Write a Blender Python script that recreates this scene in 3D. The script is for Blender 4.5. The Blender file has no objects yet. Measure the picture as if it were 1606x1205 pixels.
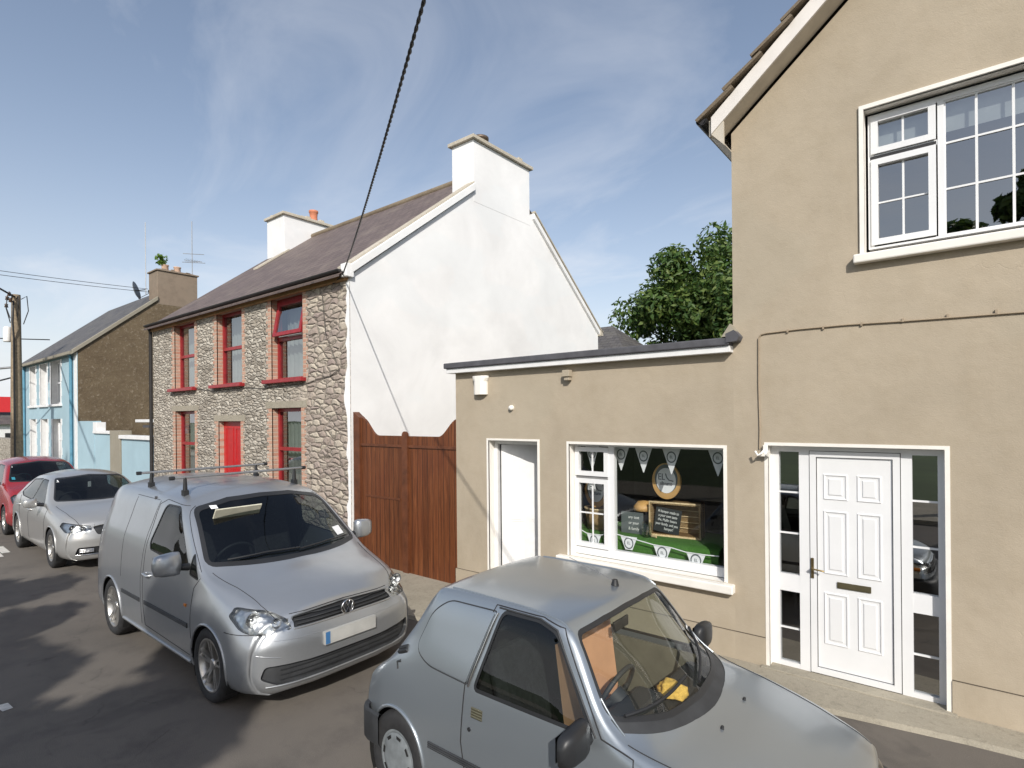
import bpy, bmesh, math, random
from mathutils import Vector, Matrix, geometry
from mathutils.bvhtree import BVHTree
random.seed(7)
C = bpy.context.scene.collection
SC = bpy.context.scene
R = math.radians

# ------------------------------------------------------------------ helpers
class MB:
    """collects faces (with material index and uv) for one mesh object"""
    def __init__(s):
        s.v = []; s.f = []; s.mi = []; s.sm = []; s.uv = []
    def add(s, vs, fs, mi=0, smooth=False, uvs=None):
        b = len(s.v); s.v += [tuple(p) for p in vs]
        for k, f in enumerate(fs):
            s.f.append([b + i for i in f]); s.mi.append(mi); s.sm.append(smooth)
            s.uv.append(uvs[k] if uvs else None)
        return s
    def quad(s, a, b, c, d, mi=0, uv=None):
        return s.add([a, b, c, d], [(0, 1, 2, 3)], mi, False, [uv] if uv else None)
    def box(s, x0, x1, y0, y1, z0, z1, mi=0, M=None):
        vs = [Vector((x, y, z)) for x in (x0, x1) for y in (y0, y1) for z in (z0, z1)]
        if M is not None: vs = [M @ v for v in vs]
        return s.add(vs, [(0, 1, 3, 2), (4, 6, 7, 5), (0, 4, 5, 1), (2, 3, 7, 6), (0, 2, 6, 4), (1, 5, 7, 3)], mi)
    def tube(s, pts, r, n=8, mi=0, cap=True, smooth=True):
        pts = [Vector(p) for p in pts]; rings = []
        rr = r if hasattr(r, '__len__') else [r] * len(pts)
        up = None
        for i, p in enumerate(pts):
            t = (pts[min(i + 1, len(pts) - 1)] - pts[max(i - 1, 0)])
            if t.length < 1e-9: t = Vector((0, 0, 1))
            t.normalize()
            if up is None:
                a = Vector((0, 0, 1)) if abs(t.z) < .9 else Vector((1, 0, 0))
                up = (a - t * a.dot(t)).normalized()
            else:
                up = up - t * up.dot(t)
                up = up.normalized() if up.length > 1e-6 else t.orthogonal().normalized()
            q = t.cross(up)
            rings.append([p + (up * math.cos(2 * math.pi * k / n) + q * math.sin(2 * math.pi * k / n)) * rr[i] for k in range(n)])
        vs = [v for g in rings for v in g]
        fs = [(i * n + k, i * n + (k + 1) % n, (i + 1) * n + (k + 1) % n, (i + 1) * n + k) for i in range(len(pts) - 1) for k in range(n)]
        s.add(vs, fs, mi, smooth)
        if cap:
            s.add(rings[0], [tuple(range(n))[::-1]], mi); s.add(rings[-1], [tuple(range(n))], mi)
        return s
    def lathe(s, prof, M, n=24, mi=0, smooth=True):
        """prof: (radius, height) along local z"""
        vs = [M @ Vector((r * math.cos(2 * math.pi * k / n), r * math.sin(2 * math.pi * k / n), h)) for r, h in prof for k in range(n)]
        fs = [(i * n + k, i * n + (k + 1) % n, (i + 1) * n + (k + 1) % n, (i + 1) * n + k) for i in range(len(prof) - 1) for k in range(n)]
        return s.add(vs, fs, mi, smooth)
    def prism(s, poly, T, w0, w1, mi=0, sides=None):
        """poly 2D (u,v) outline extruded along w; T(u,v,w)->xyz"""
        n = len(poly)
        tri = geometry.tessellate_polygon([[Vector((u, v, 0)) for u, v in poly]])
        s.add([T(u, v, w0) for u, v in poly], [tuple(t) for t in tri], mi)
        s.add([T(u, v, w1) for u, v in poly], [tuple(reversed(t)) for t in tri], mi)
        s.add([T(u, v, w0) for u, v in poly] + [T(u, v, w1) for u, v in poly],
              [(i, (i + 1) % n, n + (i + 1) % n, n + i) for i in range(n)], mi if sides is None else sides)
        return s
    def build(s, name, mats, parent=None, bevel=0, recalc=True):
        me = bpy.data.meshes.new(name)
        me.from_pydata(s.v, [], s.f)
        if not isinstance(mats, (list, tuple)): mats = [mats]
        for m in mats: me.materials.append(m)
        for p, mi, sm in zip(me.polygons, s.mi, s.sm):
            p.material_index = mi; p.use_smooth = sm
        if any(u is not None for u in s.uv):
            ul = me.uv_layers.new(name='UVMap')
            for p, u in zip(me.polygons, s.uv):
                if u:
                    for li, c in zip(p.loop_indices, u): ul.data[li].uv = c
        if recalc:
            bm = bmesh.new(); bm.from_mesh(me); bmesh.ops.recalc_face_normals(bm, faces=bm.faces); bm.to_mesh(me); bm.free()
        return link(name, me, parent, bevel)

def link(name, me, parent=None, bevel=0):
    o = bpy.data.objects.new(name, me); C.objects.link(o)
    if parent is not None:
        o.parent = parent
        o.matrix_parent_inverse = Matrix.Identity(4)
        L = world_loc(parent)
        if L.length > 0 and me is not None:
            me.transform(Matrix.Translation(-L))
    if bevel:
        m = o.modifiers.new('b', 'BEVEL'); m.width = bevel; m.segments = 2; m.limit_method = 'ANGLE'; m.angle_limit = R(40)
        m.harden_normals = False
    return o

def world_loc(o):
    L = Vector((0, 0, 0))
    while o is not None: L += o.location; o = o.parent
    return L

def tag(o, label=None, cat=None, group=None, kind=None):
    if label: o['label'] = label
    if cat: o['category'] = cat
    if group: o['group'] = group
    if kind: o['kind'] = kind
    return o
def thing(name, loc, label, cat, group=None):
    o = bpy.data.objects.new(name, None); C.objects.link(o); o.location = loc; o.empty_display_size = .2
    return tag(o, label, cat, group)
def islands(o):
    """split a mesh object into one object per separate piece"""
    me = o.data; key = {}; par = {}
    def find(a):
        while par[a] != a: par[a] = par[par[a]]; a = par[a]
        return a
    vid = []
    for v in me.vertices:
        k = tuple(round(c, 4) for c in v.co); vid.append(k); par.setdefault(k, k)
    for p in me.polygons:
        r = find(vid[p.vertices[0]])
        for i in p.vertices[1:]: par[find(vid[i])] = r
    gr = {}
    for p in me.polygons: gr.setdefault(find(vid[p.vertices[0]]), []).append(p.index)
    if len(gr) < 2 or len(gr) > 24: return
    for idx in list(gr.values()):
        keep = set(idx); bm = bmesh.new(); bm.from_mesh(me); bm.faces.ensure_lookup_table()
        bmesh.ops.delete(bm, geom=[f for f in bm.faces if f.index not in keep], context='FACES')
        m2 = bpy.data.meshes.new(o.name.split('.')[0]); bm.to_mesh(m2); bm.free()
        for m in me.materials: m2.materials.append(m)
        n = bpy.data.objects.new(o.name.split('.')[0], m2); C.objects.link(n); n.parent = o.parent; n.location = o.location
        for k in ('label',):
            if k in o: n[k] = o[k]
        for md in o.modifiers:
            x = n.modifiers.new(md.name, md.type)
            if md.type == 'BEVEL': x.width = md.width; x.segments = md.segments; x.limit_method = md.limit_method; x.angle_limit = md.angle_limit
    for c in list(o.children): c.parent = n
    bpy.data.objects.remove(o)
def lerp(a, b, t): return a + (b - a) * t
def TY(Y):  # wall facing -Y, depth w runs to +Y
    return lambda u, v, w: Vector((u, Y + w, v))
def TX(X, s=-1):  # wall facing +X, depth w runs to -X
    return lambda u, v, w: Vector((X + s * w, u, v))
def rect(a, b, c, d): return [(a, c), (b, c), (b, d), (a, d)]
def wall(mb, outer, holes, T, depth, rdepth, mi=0, rmi=1):
    polys = [[Vector((u, v, 0)) for u, v in outer]] + [[Vector((u, v, 0)) for u, v in h] for h in holes]
    tri = geometry.tessellate_polygon(polys)
    flat = [p for q in [outer] + holes for p in q]
    mb.add([T(u, v, 0) for u, v in flat], [tuple(t) for t in tri], mi)
    for q, d, m in [(outer, depth, mi)] + [(h, rdepth, rmi) for h in holes]:
        n = len(q)
        mb.add([T(u, v, 0) for u, v in q] + [T(u, v, d) for u, v in q], [(i, (i + 1) % n, n + (i + 1) % n, n + i) for i in range(n)], m)
    return mb
def ringframe(mb, x0, x1, z0, z1, w, T, d0, d1, mi=0):
    """rectangular frame with bar width w (or (l,r,b,t)) between depths d0..d1"""
    l, r, b, t = w if hasattr(w, '__len__') else (w, w, w, w)
    for (a, bb, c, d) in ((x0, x0 + l, z0, z1), (x1 - r, x1, z0, z1), (x0 + l, x1 - r, z0, z0 + b), (x0 + l, x1 - r, z1 - t, z1)):
        if bb > a and d > c: mb.prism(rect(a, bb, c, d), T, d0, d1, mi)
    return mb

# ------------------------------------------------------------------ materials
class N:
    def __init__(s, name):
        s.m = bpy.data.materials.new(name); s.m.use_nodes = True
        s.t = s.m.node_tree; s.n = s.t.nodes; s.b = s.n['Principled BSDF']; s.out = s.n['Material Output']
    def node(s, typ, **kw):
        x = s.n.new(typ)
        for k, v in kw.items():
            if k in x.inputs.keys() if isinstance(k, str) else False: s.set(x.inputs[k], v)
            else: setattr(x, k, v)
        return x
    def set(s, inp, v):
        if isinstance(v, bpy.types.NodeSocket): s.t.links.new(v, inp)
        else:
            if hasattr(inp.default_value, '__len__') and not hasattr(v, '__len__'): v = (v,) * len(inp.default_value)
            if hasattr(inp.default_value, '__len__') and len(inp.default_value) == 4 and len(v) == 3: v = (*v, 1)
            inp.default_value = v
    def co(s, kind='Object', scale=(1, 1, 1), rot=(0, 0, 0), loc=(0, 0, 0)):
        tc = s.n.new('ShaderNodeTexCoord'); mp = s.n.new('ShaderNodeMapping')
        mp.inputs['Scale'].default_value = scale; mp.inputs['Rotation'].default_value = rot; mp.inputs['Location'].default_value = loc
        s.t.links.new(tc.outputs[kind], mp.inputs['Vector']); return mp.outputs[0]
    def noise(s, vec, scale, detail=4, rough=.55, dist=0):
        x = s.n.new('ShaderNodeTexNoise'); s.set(x.inputs['Vector'], vec); x.inputs['Scale'].default_value = scale
        x.inputs['Detail'].default_value = detail; x.inputs['Roughness'].default_value = rough; x.inputs['Distortion'].default_value = dist
        return x.outputs['Fac']
    def ramp(s, fac, stops, interp='LINEAR'):
        x = s.n.new('ShaderNodeValToRGB'); s.set(x.inputs[0], fac); cr = x.color_ramp; cr.interpolation = interp
        while len(cr.elements) < len(stops): cr.elements.new(.5)
        for e, (p, c) in zip(cr.elements, stops):
            e.position = p; e.color = (*c, 1) if hasattr(c, '__len__') else (c, c, c, 1)
        return x.outputs[0]
    def mix(s, fac, a, b, mode='MIX'):
        x = s.n.new('ShaderNodeMix'); x.data_type = 'RGBA'; x.blend_type = mode
        s.set(x.inputs[0], fac); s.set(x.inputs[6], a); s.set(x.inputs[7], b); return x.outputs[2]
    def math(s, op, a, b=0., clamp=False):
        x = s.n.new('ShaderNodeMath'); x.operation = op; x.use_clamp = clamp; s.set(x.inputs[0], a); s.set(x.inputs[1], b); return x.outputs[0]
    def bump(s, h, strength=.3, dist=.01, prev=None):
        x = s.n.new('ShaderNodeBump'); s.set(x.inputs['Height'], h); x.inputs['Strength'].default_value = strength
        x.inputs['Distance'].default_value = dist
        if prev: s.set(x.inputs['Normal'], prev)
        s.t.links.new(x.outputs[0], s.b.inputs['Normal']); return x.outputs[0]
    def fin(s, col=None, rough=None, metal=None, coat=None, spec=None):
        if col is not None: s.set(s.b.inputs['Base Color'], col)
        if rough is not None: s.set(s.b.inputs['Roughness'], rough)
        if metal is not None: s.set(s.b.inputs['Metallic'], metal)
        if coat is not None: s.set(s.b.inputs['Coat Weight'], coat); s.b.inputs['Coat Roughness'].default_value = .08
        if spec is not None: s.set(s.b.inputs['Specular IOR Level'], spec)
        return s.m

def plain(name, col, rough=.6, metal=0, var=.12, scale=6, bump=.0, coat=0, kind='Object'):
    n = N(name); v = n.co(kind)
    a = n.noise(v, scale, 5)
    dark = tuple(c * (1 - var) for c in col); lite = tuple(min(1, c * (1 + var)) for c in col)
    c = n.ramp(a, [(.3, dark), (.7, lite)])
    if bump: n.bump(n.noise(v, scale * 12, 3), bump, .004)
    return n.fin(c, rough, metal, coat)

def render_wall(name, col, stain=(.6, .55, .45), bs=.25, grime=.35):
    """painted sand/cement render with float marks, grime and fine grain"""
    n = N(name); v = n.co()
    big = n.noise(v, .7, 5, .6, .4); mid = n.noise(v, 4.5, 6, .6); fine = n.noise(v, 90, 3, .7)
    streak = n.noise(n.co(scale=(3, 3, .8)), 1.1, 4, .6)
    c = n.mix(n.ramp(big, [(.35, 0), (.7, 1)]), tuple(x * .90 for x in col), tuple(min(1, x * 1.06) for x in col))
    c = n.mix(n.math('MULTIPLY', n.ramp(mid, [(.45, 0), (.8, 1)]), grime), c, tuple(a * b for a, b in zip(col, stain)))
    c = n.mix(n.math('MULTIPLY', n.ramp(streak, [(.5, 0), (.8, 1)]), grime * .25), c, tuple(a * b for a, b in zip(col, stain)))
    vo = n.n.new('ShaderNodeTexVoronoi'); vo.feature = 'DISTANCE_TO_EDGE'; vo.inputs['Scale'].default_value = .55
    wv = n.n.new('ShaderNodeVectorMath'); wv.operation = 'ADD'; nz = n.n.new('ShaderNodeTexNoise'); nz.inputs['Scale'].default_value = 2.2; nz.inputs['Detail'].default_value = 7
    n.t.links.new(v, nz.inputs['Vector']); n.t.links.new(v, wv.inputs[0]); n.t.links.new(nz.outputs['Color'], wv.inputs[1]); n.t.links.new(wv.outputs[0], vo.inputs['Vector'])
    crack = n.math('MULTIPLY', n.ramp(vo.outputs['Distance'], [(0, 1), (.0035, 0)]), n.ramp(big, [(.58, 0), (.66, 1)]))
    c = n.mix(n.math('MULTIPLY', crack, .10), c, tuple(x * .45 for x in col))
    patch = n.ramp(n.noise(n.co(scale=(1, 1, 1.6), loc=(7, 3, 1)), .55, 3, .4, .2), [(.52, 0), (.56, 1)])
    c = n.mix(n.math('MULTIPLY', patch, .3), c, tuple(min(1, x * q) for x, q in zip(col, (.92, .96, .98))))
    h = n.math('ADD', n.math('MULTIPLY', mid, .9), n.math('MULTIPLY', fine, .25))
    h = n.math('SUBTRACT', h, n.math('MULTIPLY', crack, .15))
    n.bump(h, bs, .02)
    return n.fin(c, .85, spec=.3)

M = {}
M['beige'] = render_wall('beige_render', (.432, .368, .280), bs=.4, grime=.22)
M['cream'] = plain('cream_trim_paint', (.83, .80, .74), .55, var=.05, scale=5, bump=.1)
M['white'] = plain('white_gloss_upvc', (.77, .775, .78), .3, var=.03, scale=3)
M['whitepaint'] = plain('white_timber_paint', (.77, .77, .765), .5, var=.06, scale=8, bump=.1)
M['gap'] = plain('dark_rubber_gap', (.02, .02, .022), .7)
M['lead'] = plain('grey_bitumen_edge', (.085, .085, .095), .75, var=.2, scale=9, bump=.3)
M['brass'] = plain('aged_brass', (.30, .22, .10), .35, metal=.9)
M['letterbrass'] = plain('dull_brass_plate', (.16, .14, .08), .4, metal=.6)
M['black'] = plain('black_plastic', (.02, .021, .023), .45)
M['trimblack'] = plain('weathered_black_trim', (.035, .037, .04), .6, var=.3)
M['rubber'] = plain('tyre_rubber', (.022, .022, .023), .8, var=.3, scale=20, bump=.2)
M['chrome'] = plain('chrome', (.72, .72, .72), .12, metal=1, var=.03)
M['alloy'] = plain('alloy_wheel_silver', (.46, .45, .43), .32, metal=.8, var=.1)
M['galv'] = plain('galvanised_steel', (.36, .36, .36), .45, metal=.7, var=.15)
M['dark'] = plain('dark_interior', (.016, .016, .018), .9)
M['gutter'] = plain('black_gutter_plastic', (.022, .02, .02), .5)
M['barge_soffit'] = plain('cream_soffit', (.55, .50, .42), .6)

def glass(name, tint=(.75, .8, .8), refl=1., rough=.01, ior=1.5):
    """clear sheet: Schlick reflection that is the same from both sides, transparent otherwise"""
    n = N(name); n.n.remove(n.b)
    tr = n.n.new('ShaderNodeBsdfTransparent'); tr.inputs[0].default_value = (*tint, 1)
    gl = n.n.new('ShaderNodeBsdfGlossy'); gl.inputs['Roughness'].default_value = rough; gl.inputs[0].default_value = (refl, refl, refl, 1)
    v = n.co(); w = n.n.new('ShaderNodeBump'); w.inputs['Strength'].default_value = .035; w.inputs['Distance'].default_value = .02
    n.t.links.new(n.noise(v, 1.3, 1), w.inputs['Height']); n.t.links.new(w.outputs[0], gl.inputs['Normal'])
    ge = n.n.new('ShaderNodeNewGeometry'); dt = n.n.new('ShaderNodeVectorMath'); dt.operation = 'DOT_PRODUCT'
    n.t.links.new(ge.outputs['Incoming'], dt.inputs[0]); n.t.links.new(ge.outputs['Normal'], dt.inputs[1])
    k = n.math('POWER', n.math('SUBTRACT', 1., n.math('ABSOLUTE', dt.outputs['Value']), True), 5.)
    f0 = min(.4, ((ior - 1) / (ior + 1)) ** 2 * 1.9)
    fac = n.math('ADD', n.math('MULTIPLY', k, 1 - f0), f0, True)
    mx = n.n.new('ShaderNodeMixShader'); n.set(mx.inputs[0], fac)
    n.t.links.new(tr.outputs[0], mx.inputs[1]); n.t.links.new(gl.outputs[0], mx.inputs[2])
    n.t.links.new(mx.outputs[0], n.out.inputs[0]); return n.m
M['glass'] = glass('window_glass', (.88, .9, .9), ior=1.42)
M['carglass'] = glass('car_glass', (.50, .55, .53), ior=1.36)
M['carglass_dark'] = glass('dark_car_glass', (.38, .42, .42), ior=1.42)
M['carglass_clear'] = glass('clear_car_glass', (.88, .90, .87), ior=1.4)
M['houseglass'] = glass('house_window_glass', (.6, .64, .66), ior=2.25)

def asphalt():
    n = N('worn_asphalt'); v = n.co()
    big = n.noise(v, .35, 6, .65, .5); mid = n.noise(v, 2.2, 6, .65); grit = n.noise(v, 140, 2, .8)
    c = n.mix(n.ramp(big, [(.35, 0), (.65, 1)]), (.122, .110, .097), (.18, .160, .138))
    c = n.mix(n.math('MULTIPLY', n.ramp(mid, [(.5, 0), (.75, 1)]), .5), c, (.075, .07, .066))
    c = n.mix(n.math('MULTIPLY', n.ramp(grit, [(.55, 0), (.75, 1)]), .6), c, (.24, .22, .20))
    vo = n.n.new('ShaderNodeTexVoronoi'); vo.feature = 'DISTANCE_TO_EDGE'; vo.inputs['Scale'].default_value = .45
    wv = n.n.new('ShaderNodeVectorMath'); wv.operation = 'ADD'
    nz = n.n.new('ShaderNodeTexNoise'); nz.inputs['Scale'].default_value = 1.5; nz.inputs['Detail'].default_value = 6; n.t.links.new(v, nz.inputs['Vector'])
    n.t.links.new(v, wv.inputs[0]); n.t.links.new(nz.outputs['Color'], wv.inputs[1]); n.t.links.new(wv.outputs[0], vo.inputs['Vector'])
    crack = n.ramp(vo.outputs['Distance'], [(.0, 1), (.006, 0)])
    c = n.mix(n.math('MULTIPLY', n.math('MULTIPLY', crack, n.ramp(mid, [(.45, 0), (.6, 1)])), .3), c, (.03, .028, .026))
    st = n.ramp(n.noise(n.co(loc=(4, 9, 0)), .9, 4, .6, .8), [(.60, 0), (.66, 1)])
    c = n.mix(n.math('MULTIPLY', st, .35), c, (.07, .066, .062))
    n.bump(n.math('ADD', grit, n.math('MULTIPLY', mid, .5)), .7, .008); return n.fin(c, .88, spec=.25)
M['asphalt'] = asphalt()
def concrete(name, a, b):
    n = N(name); v = n.co()
    big = n.noise(v, 1.3, 6, .65, .6); grit = n.noise(v, 110, 3, .75); sp = n.noise(v, 18, 4, .7)
    c = n.mix(n.ramp(big, [(.3, 0), (.7, 1)]), a, b)
    c = n.mix(n.math('MULTIPLY', n.ramp(sp, [(.52, 0), (.7, 1)]), .45), c, tuple(x * .55 for x in a))
    c = n.mix(n.math('MULTIPLY', n.ramp(grit, [(.5, 0), (.7, 1)]), .35), c, tuple(min(1, x * 1.5) for x in b))
    n.bump(n.math('ADD', grit, sp), .5, .008); return n.fin(c, .9, spec=.25)
M['concrete'] = concrete('pavement_concrete', (.27, .245, .195), (.38, .345, .275))
M['kerb'] = concrete('kerb_concrete', (.30, .28, .24), (.4, .375, .32))

def voro_stone(name, sc1=(5.4, 5.4, 15.0), sc2=(4.2, 4.2, 10.0), split=3.0):
    n = N(name)
    tc = n.n.new('ShaderNodeTexCoord'); obj = tc.outputs['Object']
    nz = n.n.new('ShaderNodeTexNoise'); nz.inputs['Scale'].default_value = 3.5; nz.inputs['Detail'].default_value = 3; n.t.links.new(obj, nz.inputs['Vector'])
    off = n.n.new('ShaderNodeVectorMath'); off.operation = 'MULTIPLY_ADD'; off.inputs[1].default_value = (.20, .20, .11)
    n.t.links.new(nz.outputs['Color'], off.inputs[0]); n.t.links.new(obj, off.inputs[2])
    outs = []
    for sc, ti in ((sc1, 0), (sc2, 1)):
        mp = n.n.new('ShaderNodeMapping'); mp.inputs['Scale'].default_value = sc; n.t.links.new(off.outputs[0], mp.inputs['Vector'])
        va = n.n.new('ShaderNodeTexVoronoi'); va.inputs['Scale'].default_value = 1.; n.t.links.new(mp.outputs[0], va.inputs['Vector'])
        vb = n.n.new('ShaderNodeTexVoronoi'); vb.feature = 'DISTANCE_TO_EDGE'; vb.inputs['Scale'].default_value = 1.; n.t.links.new(mp.outputs[0], vb.inputs['Vector'])
        outs.append((va.outputs['Color'], vb.outputs['Distance']))
    sx = n.n.new('ShaderNodeSeparateXYZ'); n.t.links.new(off.outputs[0], sx.inputs[0])
    big = n.ramp(n.math('MULTIPLY_ADD', sx.outputs[0], 1.5), [(0, 0), (1, 1)])
    mk = n.n.new('ShaderNodeMapRange'); mk.inputs[1].default_value = split - .5; mk.inputs[2].default_value = split + .3; n.t.links.new(sx.outputs[0], mk.inputs[0])
    mask = mk.outputs[0]
    cell = n.mix(mask, outs[0][0], outs[1][0])
    dist = n.mix(mask, outs[0][1], outs[1][1])
    sc = n.n.new('ShaderNodeSeparateColor'); n.t.links.new(cell, sc.inputs[0])
    ca = n.ramp(sc.outputs[0], [(0, (.31, .275, .23)), (.25, (.49, .44, .37)), (.45, (.60, .55, .47)), (.62, (.41, .37, .315)), (.8, (.68, .63, .54)), (1, (.53, .47, .39))])
    cb = n.ramp(sc.outputs[1], [(0, (.40, .34, .29)), (.3, (.44, .36, .31)), (.5, (.62, .55, .45)), (.75, (.40, .325, .29)), (1, (.66, .59, .48))])
    col = n.mix(mask, ca, cb)
    g = n.noise(obj, 26, 5, .7); g2 = n.noise(obj, 7, 4, .7)
    col = n.mix(.55, col, n.ramp(g, [(.3, .35), (.7, 1)]), 'MULTIPLY')
    mortar = n.ramp(dist, [(.01, .75), (.06, 0)])
    mcol = n.mix(g2, (.30, .265, .21), (.46, .41, .33))
    col = n.mix(mortar, col, mcol)
    # darker open joints in places
    joint = n.math('MULTIPLY', n.ramp(dist, [(.0, 1), (.07, 0)]), n.ramp(g2, [(.42, 0), (.58, 1)]))
    col = n.mix(joint, col, (.05, .042, .035))
    h = n.math('ADD', n.math('MULTIPLY', n.ramp(dist, [(0, 0), (.25, 1)]), 1.), n.math('MULTIPLY', g, .45))
    n.bump(n.math('ADD', h, n.math('MULTIPLY', sc.outputs[2], .35)), .9, .028)
    return n.fin(col, .92, spec=.2)
M['stone'] = voro_stone('rubble_stone')
def brickm(name, c1, c2, mort, scale=1, w=.22, h=.075, kind='Object', rot=(R(90), 0, 0), bs=.5, ms=.012):
    n = N(name); v = n.co(kind, rot=rot)
    b = n.n.new('ShaderNodeTexBrick'); n.t.links.new(v, b.inputs['Vector'])
    b.inputs['Color1'].default_value = (*c1, 1); b.inputs['Color2'].default_value = (*c2, 1); b.inputs['Mortar'].default_value = (*mort, 1)
    b.inputs['Scale'].default_value = scale; b.inputs['Mortar Size'].default_value = ms; b.inputs['Brick Width'].default_value = w; b.inputs['Row Height'].default_value = h
    b.inputs['Mortar Smooth'].default_value = .3
    g = n.noise(n.co(kind), 14, 5, .7)
    c = n.mix(.5, b.outputs['Color'], n.ramp(g, [(.25, .45), (.75, 1)]), 'MULTIPLY')
    n.bump(n.math('SUBTRACT', n.math('MULTIPLY', g, .4), b.outputs['Fac']), bs, .01)
    return n.fin(c, .85, spec=.25)
M['brick'] = brickm('old_pink_brick', (.52, .28, .20), (.60, .40, .30), (.55, .47, .38), w=.24, h=.082)
def slate(name, c1, c2, lichen, w=.26, h=.18):
    n = N(name); v = n.co('UV')
    b = n.n.new('ShaderNodeTexBrick'); n.t.links.new(v, b.inputs['Vector'])
    b.inputs['Color1'].default_value = (*c1, 1); b.inputs['Color2'].default_value = (*c2, 1); b.inputs['Mortar'].default_value = (.03, .025, .022, 1)
    b.inputs['Scale'].default_value = 1; b.inputs['Mortar Size'].default_value = .006; b.inputs['Brick Width'].default_value = w; b.inputs['Row Height'].default_value = h
    g = n.noise(v, 1.5, 6, .65, .5); g2 = n.noise(v, 12, 5, .7)
    c = n.mix(.5, b.outputs['Color'], n.ramp(g2, [(.25, .55), (.75, 1)]), 'MULTIPLY')
    c = n.mix(n.math('MULTIPLY', n.ramp(g, [(.5, 0), (.72, 1)]), .5), c, lichen)
    # each course's lower edge stands proud
    sp = n.n.new('ShaderNodeSeparateXYZ'); n.t.links.new(v, sp.inputs[0])
    fr = n.math('FRACT', n.math('DIVIDE', sp.outputs[1], h))
    n.bump(n.math('ADD', n.math('MULTIPLY', fr, -1.), n.math('SUBTRACT', n.math('MULTIPLY', g2, .2), b.outputs['Fac'])), .8, .014)
    return n.fin(c, .6, spec=.4)
M['slate'] = slate('purple_brown_slate', (.15, .112, .10), (.20, .152, .135), (.26, .215, .17))
M['slate_dark'] = slate('grey_slate', (.10, .095, .095), (.145, .135, .13), (.2, .19, .15))
M['tile'] = concrete('concrete_roof_tile', (.16, .125, .09), (.24, .195, .14))
M['whitewash'] = render_wall('white_painted_render', (.87, .87, .865), stain=(.95, .94, .92), bs=.15, grime=.15)
M['chimney_white'] = render_wall('white_chimney_render', (.80, .80, .80), stain=(.8, .8, .78), bs=.15, grime=.25)
M['flaunch'] = concrete('weathered_coping', (.42, .38, .30), (.55, .50, .42))
M['blue'] = render_wall('pale_blue_paint', (.36, .50, .565), stain=(.9, .92, .92), bs=.12, grime=.3)
M['pebble'] = None
def pebbledash():
    n = N('brown_roughcast'); v = n.co()
    a = n.noise(v, 55, 4, .75); b = n.noise(v, 1.2, 6, .7, .8); c0 = n.noise(v, 12, 4)
    c = n.mix(n.ramp(b, [(.3, 0), (.7, 1)]), (.135, .10, .065), (.20, .155, .10))
    c = n.mix(n.math('MULTIPLY', n.ramp(a, [(.5, 0), (.7, 1)]), .6), c, (.32, .26, .17))
    c = n.mix(n.math('MULTIPLY', n.ramp(c0, [(.55, 0), (.75, 1)]), .6), c, (.40, .34, .26))
    n.bump(n.math('ADD', a, c0), 1., .035); return n.fin(c, .95, spec=.15)
M['pebble'] = pebbledash()
M['greyrender'] = render_wall('bare_grey_render', (.30, .275, .22), bs=.3)
M['chimbrown'] = render_wall('brown_chimney_render', (.26, .205, .155), stain=(.6, .6, .6), bs=.3, grime=.7)
M['red'] = plain('red_gloss_paint', (.29, .02, .024), .35, var=.2, scale=10)
M['reddoor'] = plain('bright_red_paint', (.45, .02, .022), .35, var=.1, scale=10)
M['fasciawood'] = plain('bare_timber_fascia', (.42, .24, .11), .7, var=.25, scale=4, bump=.2)
def woodgate():
    n = N('stained_boards'); v = n.co(scale=(9, 9, .5)); v2 = n.co()
    g = n.noise(v, 3.2, 8, .7, .6); g2 = n.noise(v2, 1.4, 4, .6)
    w = n.n.new('ShaderNodeSeparateXYZ'); n.t.links.new(v2, w.inputs[0])
    fr = n.math('FRACT', n.math('DIVIDE', w.outputs[0], .115)); idx = n.math('FLOOR', n.math('DIVIDE', w.outputs[0], .115))
    wn = n.n.new('ShaderNodeTexWhiteNoise'); wn.noise_dimensions = '1D'; n.t.links.new(idx, wn.inputs['W'])
    c = n.ramp(g, [(.3, (.085, .026, .010)), (.5, (.16, .052, .018)), (.72, (.27, .095, .035))])
    c = n.mix(.55, c, n.ramp(wn.outputs[0], [(0, .45), (1, 1)]), 'MULTIPLY')
    c = n.mix(n.math('MULTIPLY', n.ramp(g2, [(.45, 0), (.75, 1)]), .5), c, (.13, .035, .014))
    groove = n.ramp(fr, [(.0, 1), (.07, 0), (.93, 0), (1, 1)])
    c = n.mix(n.math('MULTIPLY', groove, .9), c, (.02, .008, .004))
    n.bump(n.math('SUBTRACT', n.math('MULTIPLY', g, .4), groove), .6, .008)
    return n.fin(c, .5, spec=.4)
M['gatewood'] = woodgate()
def leafmat(name, a, b, c):
    n = N(name)
    oi = n.n.new('ShaderNodeNewGeometry')
    col = n.ramp(oi.outputs['Random Per Island'], [(0, a), (.5, b), (1, c)])
    n.set(n.b.inputs['Base Color'], col); n.b.inputs['Roughness'].default_value = .55
    tl = n.n.new('ShaderNodeBsdfTranslucent'); n.set(tl.inputs[0], n.mix(.5, col, (.12, .2, .03)))
    mx = n.n.new('ShaderNodeMixShader'); mx.inputs[0].default_value = .3
    n.t.links.new(n.b.outputs[0], mx.inputs[1]); n.t.links.new(tl.outputs[0], mx.inputs[2]); n.t.links.new(mx.outputs[0], n.out.inputs[0])
    return n.m
M['leaf'] = leafmat('leaf_green', (.035, .085, .018), (.075, .14, .028), (.16, .21, .05))
M['bark'] = plain('bark', (.14, .11, .08), .9, var=.4, scale=9, bump=.6)
M['polewood'] = plain('weathered_pole', (.25, .195, .13), .85, var=.3, scale=12, bump=.5)
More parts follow.
